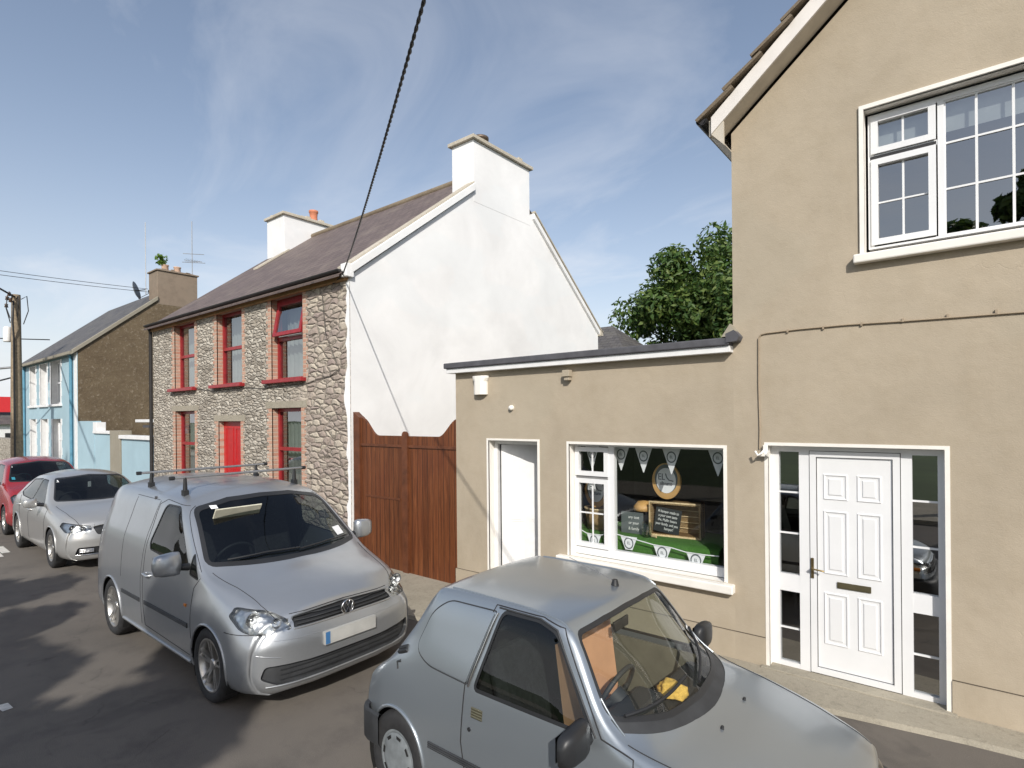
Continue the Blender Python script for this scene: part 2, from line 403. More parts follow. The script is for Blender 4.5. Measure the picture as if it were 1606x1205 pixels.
def grassm():
    n = N('artificial_turf'); v = n.co()
    g = n.noise(v, 160, 3, .8); b = n.noise(v, 5, 3)
    c = n.ramp(g, [(.3, (.025, .09, .012)), (.6, (.075, .22, .03)), (.8, (.16, .36, .07))])
    n.bump(g, 1., .01); return n.fin(c, .9)
M['turf'] = grassm()
M['wicker'] = brickm('woven_wicker', (.50, .34, .16), (.62, .45, .25), (.20, .12, .05), w=.03, h=.014, ms=.003, bs=.8)
M['slateboard'] = plain('chalkboard', (.018, .022, .022), .7)
M['chalk'] = plain('chalk', (.75, .77, .75), .9, var=.05)
M['ink'] = plain('dark_blue_ink', (.03, .04, .06), .6)
M['paper'] = plain('white_card', (.82, .83, .84), .7, var=.02)
M['gold'] = plain('golden_wood', (.55, .32, .11), .5, var=.15, scale=8)
M['inkgrey'] = plain('grey_ink', (.12, .14, .15), .6)
M['curtain'] = plain('pale_curtain', (.46, .48, .42), .9, var=.15, scale=2.5)
M['blind'] = plain('white_blind', (.62, .62, .58), .8)
M['teal'] = plain('teal_plate', (.03, .22, .30), .5)
M['plate'] = plain('pale_plate', (.42, .42, .40), .5)
M['signred'] = plain('red_sign_panel', (.62, .03, .035), .5, var=.05)
M['terracotta'] = plain('terracotta', (.55, .20, .11), .7)
# ------------------------------------------------------------------ ground
def grid_sheet(x0, x1, y0, y1, nx, ny, zf):
    mb = MB()
    vs = [(lerp(x0, x1, i / nx), lerp(y0, y1, j / ny), zf(lerp(x0, x1, i / nx), lerp(y0, y1, j / ny))) for i in range(nx + 1) for j in range(ny + 1)]
    fs = [(i * (ny + 1) + j, (i + 1) * (ny + 1) + j, (i + 1) * (ny + 1) + j + 1, i * (ny + 1) + j + 1) for i in range(nx) for j in range(ny)]
    return mb.add(vs, fs, 0, True)
mb = MB(); mb.quad((-400, -300, -.05), (300, -300, -.05), (300, 400, -.05), (-400, 400, -.05))
fieldm = plain('field_green', (.06, .09, .03), .95, var=.3, scale=.2)
tag(mb.build('ground', fieldm), kind='structure')
mb = MB(); mb.quad((-90, -3.6, 0), (30, -3.6, 0), (30, 5.9, 0), (-90, 5.9, 0))
tag(mb.build('road', M['asphalt']), kind='structure')
def edgeY(x): return max(4.35, 5.43 + .15 * x) if x < .5 else min(5.6, 5.43 + .08 * x)
PZ = lambda x: .03 if x > -1.9 else .05
mb = MB(); xs = [-40 + .5 * i for i in range(100)]
for a, b in zip(xs, xs[1:]):
    mb.quad((a, edgeY(a), .04), (b, edgeY(b), .04), (b, 5.9, .045), (a, 5.9, .045))
    mb.quad((a, edgeY(a) - .02, -.01), (b, edgeY(b) - .02, -.01), (b, edgeY(b), .04), (a, edgeY(a), .04))
tag(mb.build('pavement', M['concrete']), kind='structure')
mb = MB(); mb.quad((-40, 5.9, .02), (10, 5.9, .02), (10, 5.9, .02), (-40, 5.9, .02))
mb = MB(); mb.box(-90, 30, -6.6, -3.6, -.02, .1)
tag(mb.build('far_pavement', M['concrete']), kind='structure')
# yard behind the gate
mb = MB(); mb.quad((-24.4, 5.9, .02), (-1.8, 5.9, .02), (-1.8, 18, .02), (-24.4, 18, .02))
tag(mb.build('yard', M['concrete']), kind='structure')
M['roadpaint'] = plain('worn_road_paint', (.62, .60, .55), .8, var=.25, scale=14)
mb = MB(); mb.quad((-14.7, 2.0, .005), (-13.75, 2.05, .005), (-13.75, 2.17, .005), (-14.7, 2.2, .005)); mb.quad((-14.9, 2.2, .0055), (-14.1, 2.2, .0055), (-14.1, 2.32, .0055), (-14.9, 2.34, .0055))
tag(mb.build('road_marking', M['roadpaint']), kind='structure')
mb = MB(); mb.quad((-6.62, .97, .005), (-6.44, 1.0, .005), (-6.45, 1.07, .005), (-6.6, 1.06, .005))
tag(mb.build('road_marking', M['roadpaint']), kind='structure')

# ------------------------------------------------------------------ beige gable-fronted house (right)
Y0 = 5.80
hb = thing('house', (-1.8, Y0, 0), 'beige rendered house with its gable to the street and a white panelled front door', 'house')
T0 = TY(Y0)
gs = (6.186 - 5.328) / (1.793 - .77)
apexX = 1.9; eaveZ = 5.30
def roofz(x, off=0): return 5.328 + off + (min(x, 2 * apexX - x) + 1.793) * gs
RX = 2 * apexX + 1.793
door_hole = rect(-1.478, -.12, .045, 2.195)
upx = 1.35
up_hole = rect(-.665, upx, 3.885, 5.165)
mb = MB()
outer = [(-1.8, -.1), (RX, -.1), (RX, roofz(RX)), (apexX, roofz(apexX)), (-1.8, roofz(-1.8))]
wall(mb, outer, [door_hole, up_hole], T0, 8, .12, 0, 1)
mb.build('wall', [M['beige'], M['cream']], hb)
mb = MB()   # painted band round the openings
ringframe(mb, -1.512, -.086, .045, 2.225, (.034, .034, 0, .03), T0, -.004, .02)
mb.build('door_surround', M['cream'], hb)
mb = MB(); ringframe(mb, -.70, upx + .04, 3.885, 5.20, (.035, .035, 0, .035), T0, -.02, .02)
mb.build('window_surround', M['cream'], hb)
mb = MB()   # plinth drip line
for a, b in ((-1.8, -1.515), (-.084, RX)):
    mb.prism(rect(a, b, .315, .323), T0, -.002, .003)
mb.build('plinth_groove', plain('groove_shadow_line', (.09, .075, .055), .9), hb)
mb = MB()
for a, b in ((-1.8, -1.515), (-.084, RX)):
    mb.prism(rect(a, b, -.1, .313), T0, -.012, .003)
mb.build('plinth', M['beige'], hb)
# step
mb = MB(); mb.box(-1.55, -.05, 5.74, 5.93, -.02, .058); mb.build('doorstep', M['concrete'], hb, .008)
# upper window
Tw = TY(5.92)
uw = MB(); ringframe(uw, -.645, upx, 3.955, 5.14, (.045, .045, .02, .045), Tw, -.02, .05)
uw.prism(rect(-.151, -.108, 3.975, 5.095), Tw, -.022, .05)
uw.prism(rect(-.6, -.151, 4.745, 4.785), Tw, -.018, .05)
ringframe(uw, -.108, upx - .045, 3.975, 5.095, (.012, .012, .012, .012), Tw, -.01, .03)
wf = uw.build('window_frame', M['white'], hb, .004)
for z0, z1, nm in ((4.79, 5.12, 0), (3.985, 4.742, 1)):
    s = MB(); ringframe(s, -.622, -.162, z0, z1, .052, Tw, -.036, .02)
    so = s.build('sash', M['white'], wf, .006)
s = MB(); s.prism(rect(-.63, -.16, 4.745, 4.775), Tw, -.0215, -.018); s.build('sash_gap', M['gap'], wf)
s = MB(); s.prism(rect(-.60, -.165, 3.973, 3.984), Tw, -.0215, -.018); s.build('sash_gap', M['gap'], wf)
g = MB()
for (a, b, c, d) in ((-.575, -.207, 4.84, 5.085), (-.575, -.207, 4.03, 4.70), (-.105, upx - .05, 3.985, 5.09)):
    g.quad(Tw(a, c, .008), Tw(b, c, .008), Tw(b, d, .008), Tw(a, d, .008))
g.build('glass', M['houseglass'], wf)
g = MB()
def bar(mb, a, b, c, d, T=Tw, w0=-.004, w1=.006): mb.prism(rect(a, b, c, d), T, w0, w1)
xm = -.39
bar(g, xm - .008, xm + .008, 4.84, 5.085); bar(g, xm - .008, xm + .008, 4.03, 4.70); bar(g, -.575, -.207, 4.352, 4.366, w0=-.0035)
for x in (.1, .325, .55, .775, 1.0): bar(g, x - .009, x + .009, 3.985, 5.09)
for z in (4.36, 4.742): bar(g, -.105, upx - .05, z - .008, z + .008, w0=-.0035)
g.build('glazing_bar', M['white'], wf)
g = MB(); g.quad(Tw(-.62, 4.86, .07), Tw(upx, 4.86, .07), Tw(upx, 5.12, .07), Tw(-.62, 5.12, .07)); g.build('roller_blind', M['blind'], hb)
g = MB(); g.box(-.9, 2.2, 6.02, 9.2, 3.5, 5.25)
g.f.pop(2); g.mi.pop(2); g.sm.pop(2); g.uv.pop(2)
g.build('upstairs_room', plain('grey_room', (.10, .10, .11), .9), hb, recalc=False)
s = MB(); s.box(-.745, upx + .1, 5.72, 5.93, 3.815, 3.893); s.build('window_sill', M['cream'], hb, .012)

# entrance: frame, side lights, door leaf
Td = TY(5.92)
f = MB(); fx = [-1.50, -1.405, -1.228, -1.14, -.424, -.345, -.17, -.10]
f.prism(rect(fx[0], fx[1], 0.058, 2.20), Td, -.02, .05)
f.prism(rect(fx[2], fx[3], .058, 2.20), Td, -.021, .05)
f.prism(rect(fx[4], fx[5], .058, 2.20), Td, -.021, .05)
f.prism(rect(fx[6], fx[7], .058, 2.20), Td, -.02, .05)
for a, b in ((1, 2), (5, 6)):
    f.prism(rect(fx[a], fx[b], .058, .10), Td, -.019, .05); f.prism(rect(fx[a], fx[b], .785, .95), Td, -.019, .05); f.prism(rect(fx[a], fx[b], 2.135, 2.2), Td, -.019, .05)
f.prism(rect(fx[3], fx[4], 2.15, 2.2), Td, -.019, .05)
ef = f.build('entrance_frame', M['white'], hb, .004)
g = MB()
for a, b in ((1, 2), (5, 6)):
    for c, d in ((.10, .785), (.95, 2.135)):
        g.quad(Td(fx[a], c, .01), Td(fx[b], c, .01), Td(fx[b], d, .01), Td(fx[a], d, .01))
g.build('side_glass', M['houseglass'], ef)
g = MB()
for a, b in ((1, 2), (5, 6)):
    for z in (.425, 1.346, 1.742): g.prism(rect(fx[a], fx[b], z - .008, z + .008), Td, 0, .02)
g.build('glazing_bar', M['white'], ef)
g = MB(); g.box(-1.6, 0, 5.98, 7.6, -.02, 2.3); g.f.pop(2); g.mi.pop(2); g.sm.pop(2); g.uv.pop(2); g.build('hall', M['dark'], hb, recalc=False)
# door leaf: raised panels with moulded edges
d = MB(); ringframe(d, -1.134, -.43, .066, 2.145, .052, Td, -.03, .03)
d.prism(rect(-1.08, -.484, .12, 2.092), Td, -.012, .03)
leaf = d.build('front_door', M['white'], hb, .004)
p = MB(); gp = MB()
for (a, b) in ((-1.025, -.825), (-.755, -.565)):
    for (c, dd) in ((1.697, 1.938), (1.005, 1.597), (.35, .835)):
        # recess shadow line then raised field
        for k, (ins, w) in enumerate(((0, -.0125), (.012, -.024), (.034, -.016), (.05, -.024))):
            pass
        o = [(a, c), (b, c), (b, dd), (a, dd)]
        def rg(i): return [(a + i, c + i), (b - i, c + i), (b - i, dd - i), (a + i, dd - i)]
        prof = [(0, -.012), (.008, -.022), (.016, -.020), (.024, -.010), (.040, -.010), (.050, -.020)]
        for (i0, w0), (i1, w1) in zip(prof, prof[1:]):
            A, B = rg(i0), rg(i1)
            p.add([Td(u, v, w0) for u, v in A] + [Td(u, v, w1) for u, v in B], [(k, (k + 1) % 4, 4 + (k + 1) % 4, 4 + k) for k in range(4)])
        B = rg(.050); p.add([Td(u, v, -.020) for u, v in B], [(0, 1, 2, 3)])
p.build('door_panels', M['white'], leaf)
g = MB(); ringframe(g, -1.0805, -.4835, .1195, 2.0925, .005, Td, -.0135, -.011)
ringframe(g, -1.139, -.425, .058, 2.149, .005, Td, -.0225, -.0195); g.build('door_gap', M['gap'], leaf)
h = MB(); h.prism(rect(-1.128, -1.104, .95, 1.14), Td, -.037, -.03); h.tube([Td(-1.116, 1.045, -.035), Td(-1.116, 1.045, -.075)], .009); h.tube([Td(-1.116, 1.045, -.075), Td(-1.03, 1.04, -.078), Td(-1.015, 1.035, -.07)], .008)
h.build('handle', M['brass'], leaf, .002)
h = MB(); h.prism(rect(-.915, -.65, .89, .945), Td, -.022, -.01); h.prism(rect(-.90, -.665, .900, .935), Td, -.026, -.02); h.build('letterbox', M['letterbrass'], leaf, .002)

# roof: verge, barge board, soffit, gutter
def slopebox(mb, z_top, z_bot, y0, y1, mi=0, xl=-1.92, x_end=None):
    ax = apexX
    for side in (0, 1):
        def X(x): return x if side == 0 else 2 * ax - x
        vs = []
        for x in (xl, ax):
            for y in (y0, y1):
                zb = 5.26 + (x + 1.917) * gs
                vs += [(X(x), y, zb + z_bot), (X(x), y, zb + z_top)]
        mb.add(vs, [(0, 1, 3, 2), (4, 6, 7, 5), (0, 4, 5, 1), (2, 3, 7, 6), (0, 2, 6, 4), (1, 5, 7, 3)], mi)
b = MB(); slopebox(b, .165, -.0, 5.55, 5.575, xl=-1.917)
b.build('barge_board', plain('painted_barge_board', (.74, .70, .66), .5, var=.06), hb, .003)
b = MB(); slopebox(b, .04, .005, 5.575, 5.80, xl=-1.9); b.build('soffit', M['barge_soffit'], hb)
b = MB()   # box end and eaves soffit running back along the side
b.prism([(-1.917, 5.26), (-1.80, 5.13), (-1.80, 5.36), (-1.917, 5.42)], TY(5.56), 0, .03)
b.prism([(-1.94, 5.25), (-1.80, 5.14), (-1.80, 5.15), (-1.94, 5.262)], TY(5.59), 0, 8)
b.prism([(-1.945, 5.25), (-1.925, 5.25), (-1.925, 5.41), (-1.945, 5.41)], TY(5.58), 0, 8)
b.build('eaves_box', M['barge_soffit'], hb)
rt = MB()   # tile courses, each one a slab lying on the next
slope_len = math.hypot(apexX + 2.02, (apexX + 2.02) * gs); ang = math.atan(gs)
nC = 15; pitch = slope_len / nC
for side in (0, 1):
    for k in range(nC):
        s0 = k * pitch; L = pitch + .07
        for (a, bb) in ((5.50, 13.9),):
            vs = []
            for s_, lift in ((s0, .055), (s0 + L, .0)):
                for y in (a, bb):
                    for th in (0, .032):
                        x = -2.0 + s_ * math.cos(ang) - (lift + th) * math.sin(ang)
                        z = 5.26 + (-2.0 + 1.917) * gs + .165 + s_ * math.sin(ang) + (lift + th) * math.cos(ang)
                        jit = random.uniform(-.012, .012) if y == a else 0
                        vs.append((x if side == 0 else 2 * apexX - x, y + jit, z))
            rt.add(vs, [(0, 1, 3, 2), (4, 6, 7, 5), (0, 4, 5, 1), (2, 3, 7, 6), (0, 2, 6, 4), (1, 5, 7, 3)], 0)
rt.build('roof', M['tile'], hb)
g = MB(); pr = [(math.cos(t) * .055, math.sin(t) * .055) for t in [math.pi + math.pi * i / 10 for i in range(11)]] + [(math.cos(t) * .048, math.sin(t) * .048) for t in [2 * math.pi - math.pi * i / 10 for i in range(11)]]
g.prism([(-2.005 + u, 5.42 + v) for u, v in pr], TY(5.53), 0, 8.3); g.prism([(-2.06, 5.42), (-1.95, 5.42), (-2.0, 5.365)], TY(5.525), 0, .006)
g.build('gutter', M['gutter'], hb)
# cable clipped to the wall
cb = MB()
cz = [(-1.553, 2.16), (-1.548, 2.35), (-1.556, 2.8), (-1.553, 3.24), (-1.53, 3.275), (-1.48, 3.283), (-1.2, 3.292), (-.8, 3.291), (-.4, 3.277), (0, 3.268), (.4, 3.26), (1.4, 3.25), (3.0, 3.25)]
cb.tube([(x, 5.788, z) for x, z in cz], .007, 6)
for i in range(14): cb.box(-1.3 + i * .3, -1.285 + i * .3, 5.782, 5.8, 3.27, 3.3)
tag(cb.build('cable', plain('painted_cable', (.34, .27, .19), .6)), 'painted cable clipped across the beige house wall above its front door', 'cable')
br = MB(); br.box(-1.515, -1.495, 5.76, 5.8, 2.10, 2.20); br.tube([(-1.505, 5.765, 2.15), (-1.52, 5.72, 2.12), (-1.55, 5.71, 2.10), (-1.575, 5.72, 2.14)], .012, 6)
br.tube([(-1.505, 5.765, 2.12), (-1.47, 5.73, 2.10), (-1.45, 5.73, 2.15)], .009, 6); br.box(-1.55, -1.46, 5.74, 5.79, 2.09, 2.115)
tag(br.build('bracket', M['cream'], None, .004), 'small cream wall bracket at the top left corner of the front door surround', 'bracket')

# ------------------------------------------------------------------ flat roofed shop
sh = thing('shop', (-3.75, Y0, 0), 'low flat roofed beige shop between the wooden gate and the gabled house', 'shop')
mb = MB()
sdoor = rect(-5.085, -4.25, .02, 2.175); swin = rect(-3.775, -1.905, .79, 2.155)
wall(mb, [(-5.70, -.1), (-1.80, -.1), (-1.80, 3.20), (-5.70, 3.20)], [sdoor, swin], T0, 5, .15, 0, 1)
mb.build('wall', [M['beige'], M['cream']], sh)
mb = MB(); ringframe(mb, -5.115, -4.215, .02, 2.20, (.03, .035, 0, .026), T0, -.005, .02); mb.build('door_surround', M['cream'], sh)
mb = MB(); ringframe(mb, -3.805, -1.87, .79, 2.185, (.03, .035, 0, .03), T0, -.005, .02); mb.build('window_surround', M['cream'], sh)
mb = MB()
for a, b in ((-5.72, -5.12), (-4.21, -1.80)): mb.prism(rect(a, b, -.1, .313), T0, -.012, .003)
mb.build('plinth', M['beige'], sh)
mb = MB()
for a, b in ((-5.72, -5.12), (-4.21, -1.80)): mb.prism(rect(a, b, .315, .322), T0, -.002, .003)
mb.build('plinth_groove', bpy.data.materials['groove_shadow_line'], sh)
mb = MB(); mb.box(-5.79, -1.80, 5.70, 10.9, 3.12, 3.185); mb.build('fascia', M['whitepaint'], sh, .004)
mb = MB(); mb.box(-5.82, -1.80, 5.67, 10.9, 3.187, 3.265)
mb.prism([(-1.83, 3.21), (-1.72, 3.22), (-1.70, 3.27), (-1.75, 3.33), (-1.83, 3.30)], TY(5.66), 0, .13)
mb.build('roof', M['lead'], sh, .012)
mb = MB(); mb.add([(-1.87, 5.66, 3.27), (-1.72, 5.66, 3.27), (-1.80, 5.70, 3.40), (-1.80, 5.8, 3.40), (-1.87, 5.8, 3.27), (-1.70, 5.79, 3.27)], [(0, 1, 2), (1, 5, 3, 2), (0, 2, 3, 4)])
mb.build('flashing', M['greyrender'], sh)
# shop door: leaf swung a little inwards
mb = MB(); Ts = TY(5.95)
mb.prism(rect(-5.085, -5.03, .02, 2.175), Ts, -.02, .05); mb.prism(rect(-4.30, -4.25, .02, 2.175), Ts, -.02, .05); mb.prism(rect(-5.03, -4.30, 2.12, 2.175), Ts, -.02, .05)
mb.build('door_frame', M['whitepaint'], sh, .003)
mb = MB(); A = R(27)
Md = Matrix.Translation((-5.005, 5.985, 0)) @ Matrix.Rotation(A, 4, 'Z')
mb.box(0, .70, -.02, .02, .05, 2.11, 0, Md)
for a, b in ((.10, .31), (.39, .60)):
    for c, d in ((.2, .85), (1.05, 1.95)):
        mb.box(a, b, -.024, -.02, c, d, 0, Md); mb.box(a + .03, b - .03, -.03, -.024, c + .03, d - .03, 0, Md)
sd = mb.build('door', M['whitepaint'], sh, .003)
mb = MB(); mb.box(-.004, 0.0, -.022, .02, .05, 2.11, 0, Md); mb.box(-.02, -.004, .0, .01, .05, 2.11, 0, Md); mb.build('door_gap', M['gap'], sd)
mb = MB(); mb.box(-5.2, -4.1, 6.0, 8.2, 0, 2.3); mb.f.pop(2); mb.mi.pop(2); mb.sm.pop(2); mb.uv.pop(2); mb.build('hall', M['dark'], sh, recalc=False)
# window
mb = MB()
ringframe(mb, -3.775, -1.905, .80, 2.155, (.05, .045, .10, .03), Ts, -.02, .05); mb.prism(rect(-3.30, -3.225, .9, 2.125), Ts, -.021, .05)
mb.prism(rect(-3.725, -3.30, 1.735, 1.77), Ts, -.018, .05)
wf = mb.build('window_frame', M['white'], sh, .004)
for z0, z1 in ((1.765, 2.115), (.895, 1.73)):
    s = MB(); ringframe(s, -3.76, -3.30, z0, z1, (.055, .055, .055, .055), Ts, -.036, .02); s.build('sash', M['white'], wf, .006)
s = MB(); s.prism(rect(-3.75, -3.31, 1.731, 1.764), Ts, -.0215, -.018); s.prism(rect(-3.75, -3.31, .884, .894), Ts, -.0215, -.018); s.build('sash_gap', plain('grey_gap', (.2, .2, .2), .8), wf)
g = MB()
for (a, b, c, d) in ((-3.705, -3.355, 1.82, 2.06), (-3.705, -3.355, .95, 1.675), (-3.225, -1.95, .90, 2.125)):
    g.quad(Ts(a, c, .008), Ts(b, c, .008), Ts(b, d, .008), Ts(a, d, .008))
g.build('glass', M['glass'], wf)
g = MB(); g.prism(rect(-3.539, -3.521, 1.82, 2.06), Ts, -.004, .006); g.prism(rect(-3.539, -3.521, .95, 1.675), Ts, -.004, .006); g.prism(rect(-3.705, -3.355, 1.30, 1.318), Ts, -.0035, .005)
g.build('glazing_bar', M['white'], wf)
s = MB(); s.box(-3.93, -1.80, 5.715, 5.94, .695, .785)
s.build('window_sill', M['cream'], sh, .012)
# shop interior
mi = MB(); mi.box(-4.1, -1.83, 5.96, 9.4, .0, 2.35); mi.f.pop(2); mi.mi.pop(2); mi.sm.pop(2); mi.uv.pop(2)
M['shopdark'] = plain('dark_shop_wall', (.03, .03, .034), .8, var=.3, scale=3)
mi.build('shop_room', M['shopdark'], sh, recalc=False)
mi = MB(); mi.prism([(6.03, .55), (6.05, .98), (6.09, 1.03), (6.15, 1.045), (6.85, 1.06), (6.85, .55)], lambda u, v, w: Vector((-4.05 + w, u, v)), 0, 2.0)
mi.build('display_shelf', M['turf'], sh, .03)
# wall fixtures
al = MB()
prof = [(-.135, 0), (.135, 0), (.135, -.03), (.115, -.07), (.06, -.09), (-.06, -.09), (-.115, -.07), (-.135, -.03)]
for z0, z1, s0, s1 in ((2.80, 2.98, .80, .80), (2.98, 3.03, .80, 1.0), (3.03, 3.06, 1.0, 1.0)):
    vs = [(-5.19 + u * s0, 5.8 + v, z0) for u, v in prof] + [(-5.19 + u * s1, 5.8 + v, z1) for u, v in prof]
    n = len(prof); al.add(vs, [(i, (i + 1) % n, n + (i + 1) % n, n + i) for i in range(n)] + ([tuple(range(n))] if z0 == 2.80 else []) + ([tuple(range(n, 2 * n))] if z1 == 3.06 else []))
tag(al.build('alarm_box', M['cream'], None, .006), 'cream alarm box under the left end of the flat roof edge', 'alarm box')
fl = MB(); fl.box(-3.80, -3.70, 5.70, 5.78, 2.975, 3.055, 0); fl.box(-3.79, -3.74, 5.76, 5.80, 3.03, 3.06); fl.box(-3.785, -3.715, 5.72, 5.79, 2.93, 2.975)
tag(fl.build('sensor', M['beige'], None, .006), 'small beige sensor box under the middle of the flat roof edge', 'sensor')
kn = MB(); kn.lathe([(0, .05), (.028, .045), (.036, .02), (.036, 0)], Matrix.Translation((-4.662, 5.8, 2.61)) @ Matrix.Rotation(R(90), 4, 'X'), 14)
tag(kn.build('wall_cap', M['cream']), 'small round cap on the beige wall above the narrow white shop door', 'wall cap')

# items in the shop window
def text_mesh(txt, size, T, mat, parent, name='lettering', extrude=.0015, align='CENTER', width=1.0, shear=0):
    cu = bpy.data.curves.new(name, 'FONT'); cu.body = txt; cu.size = size; cu.align_x = align; cu.align_y = 'CENTER'; cu.extrude = extrude; cu.shear = shear
    o = bpy.data.objects.new('tmp', cu); C.objects.link(o); bpy.context.view_layer.update()
    me = bpy.data.meshes.new_from_object(o.evaluated_get(bpy.context.evaluated_depsgraph_get()))
    bpy.data.objects.remove(o); me.transform(T @ Matrix.Diagonal((width, 1, 1, 1))); me.materials.clear(); me.materials.append(mat); me.name = name
    return link(name, me, parent)
FRONT = Matrix(((1, 0, 0, 0), (0, 0, -1, 0), (0, 1, 0, 0), (0, 0, 0, 1)))  # text xy -> world xz, facing -Y
def disc(mb, cx, cz, y, rx, rz, r0=0, mi=0, n=40, th=.006):
    for k in range(n):
        a, b = 2 * math.pi * k / n, 2 * math.pi * (k + 1) / n
        P = lambda t, f, yy: (cx + rx * f * math.cos(t), yy, cz + rz * f * math.sin(t))
        mb.add([P(a, r0, y), P(b, r0, y), P(b, 1, y), P(a, 1, y), P(a, 1, y + th), P(b, 1, y + th)], [(0, 1, 2, 3), (3, 2, 5, 4)], mi)
def round_sign(x, y, z, rx, rz, label):
    t = thing('round_sign', (x, y, z - rz), label, 'sign', 'round signs hanging in the shop window')
    m = MB(); disc(m, x, z, y, rx, rz, 0, th=.03); m.build('disc', M['gold'], t)
    m = MB(); disc(m, x, z + rz * .13, y - .002, rx * .80, rz * .80, 0); m.build('ink_ring', M['inkgrey'], t)
    m = MB(); disc(m, x, z + rz * .03, y - .004, rx * .68, rz * .70, 0); m.build('face', M['paper'], t)
    text_mesh('EL', rz * .50, Matrix.Translation((x - rx * .32, y - .006, z + rz * .22)) @ FRONT, M['inkgrey'], t, width=.85)
    text_mesh('siltnano', rz * .30, Matrix.Translation((x, y - .006, z - rz * .14)) @ FRONT, M['ink'], t, width=.78, extrude=.002)
    m = MB(); m.tube([(x - rx * .02, y - .006, z + rz * .42), (x + rx * .05, y - .006, z + rz * .22), (x + rx * .22, y - .006, z + rz * .06), (x + rx * .52, y - .006, z + rz * .02)], .006, 5)
    m.build('swoosh', M['inkgrey'], t)
    m = MB(); m.tube([(x, y + .01, z + rz), (x, y + .01, 2.3)], .0015, 4); m.build('cord', M['black'], t)
    return t
round_sign(-2.765, 6.36, 1.71, .178, .215, 'round golden sign with EL lettering hanging over the wicker hamper')
round_sign(-3.69, 6.30, 1.53, .165, .215, 'round golden sign behind the small side pane of the shop window')
def flag(xc, ztop, y, w, h, wb, label, group, tilt=0):
    t = thing('bunting_flag', (xc, y, ztop - h), label, 'bunting flag', group)
    f = MB(); th = .003
    P = [(xc - w / 2, ztop + tilt), (xc + w / 2, ztop - tilt), (xc + wb / 2, ztop - h), (xc - wb / 2, ztop - h)]
    f.prism(P, TY(y), 0, th); f.build('cloth', M['paper'], t)
    m = MB(); cz = ztop - h * (.36 if wb < .02 else .5); rr = w * .25 if wb < .02 else w * .28
    disc(m, xc, cz, y - .002, rr, rr * 1.15, .78, n=28, th=.001); m.build('ink_ring', M['inkgrey'], t)
    text_mesh('EL', rr * .75, Matrix.Translation((xc, y - .002, cz)) @ FRONT, M['inkgrey'], t, width=.9, extrude=.0008)
import itertools
tf = [(-3.60, 2.13, 'top bunting flag seen through the small upper side pane'), (-3.20, 2.14, 'top bunting flag half hidden by the thick window post'), (-3.03 + .12, 2.13, 'top bunting flag hanging left of the round sign'), (-2.57, 2.13, 'top bunting flag overlapping the right of the round sign'), (-2.05, 2.14, 'top bunting flag at the right end of the shop window')]
for x, z, lb in tf: flag(x, z, 6.06, .20 if x < -3.5 else .225, .30, .008, lb, 'white bunting flags across the top of the shop window')
bf = [(-3.54, 1.045, 'low bunting flag behind the small side pane'), (-3.07, 1.075, 'low bunting flag below the grey chalkboard'), (-2.655, 1.02, 'low bunting flag below the wicker hamper'), (-2.27, .995, 'low bunting flag at the right end of the turf shelf')]
for i, (x, z, lb) in enumerate(bf): flag(x, z, 5.985, .20 if x < -3.4 else .215, .155, .09, lb, 'white bunting flags along the front of the turf shelf', 0)
m = MB()
pts = [(-3.75, 1.09), (-3.64, 1.045), (-3.44, 1.045), (-3.30, 1.09), (-3.18, 1.078), (-2.965, 1.05), (-2.76, 1.022), (-2.55, 1.018), (-2.38, .992), (-2.16, .993), (-2.02, 1.0)]
m.tube([(x, 5.983, z) for x, z in pts], .006, 6)
tag(m.build('string_line', M['paper']), 'white cord looping along the front of the turf shelf', 'cord')
m = MB(); m.tube([(-3.8 + .1 * i, 6.06, 2.137 + .004 * math.sin(i)) for i in range(20)], .004, 5)
tag(m.build('string_line', M['paper']), 'white cord carrying flags across the top of the shop window', 'cord')
# wicker hamper lying on its side, open to the street
hm = thing('wicker_hamper', (-2.67, 6.5, 1.05), 'open wicker hamper on the green turf holding a chalkboard', 'hamper')
m = MB(); Mh = Matrix.Translation((-2.665, 6.36, 1.055)) @ Matrix.Rotation(R(7), 4, 'Z')
W, Hh, D, th = .30, .40, .22, .022
m.box(-W, W, D - th, D, 0, Hh, 0, Mh); m.box(-W, -W + th, 0, D, 0, Hh, 0, Mh); m.box(W - th, W, 0, D, 0, Hh, 0, Mh); m.box(-W, W, 0, D, 0, th, 0, Mh); m.box(-W, W, 0, D, Hh - th, Hh, 0, Mh)
m.build('basket', M['wicker'], hm)
m = MB(); c4 = [Mh @ Vector(p) for p in ((-W, 0, 0), (W, 0, 0), (W, 0, Hh), (-W, 0, Hh), (-W, 0, 0))]
m.tube(c4, .014, 8); m.build('rim', plain('pale_wicker_rim', (.62, .48, .28), .7, var=.25, scale=40), hm)
m = MB()
for i in range(5): z = .08 + i * .07; m.tube([Mh @ Vector((-W + .03, D - .03, z)), Mh @ Vector((W - .03, D - .03, z))], .006, 6)
m.build('weave_band', bpy.data.materials['pale_wicker_rim'], hm)
m = MB(); m.tube([Mh @ Vector((-W + .02, -.03, .02)), Mh @ Vector((-W + .06, -.10, .0)), Mh @ Vector((-W + .12, -.13, .01))], .014, 6); m.tube([Mh @ Vector((-W - .02, -.01, .05)), Mh @ Vector((-W - .03, -.03, .0))], .014, 6); m.build('buckle', bpy.data.materials['pale_wicker_rim'], hm)
cbt = thing('chalkboard', (-2.77, 6.4, 1.07), 'black chalkboard with five lines of white writing leaning in the wicker hamper', 'chalkboard')
Mc = Matrix.Translation((-2.765, 6.385, 1.235)) @ Matrix.Rotation(R(6), 4, 'Z') @ Matrix.Rotation(R(7), 4, 'Y') @ Matrix.Rotation(R(-6), 4, 'X')
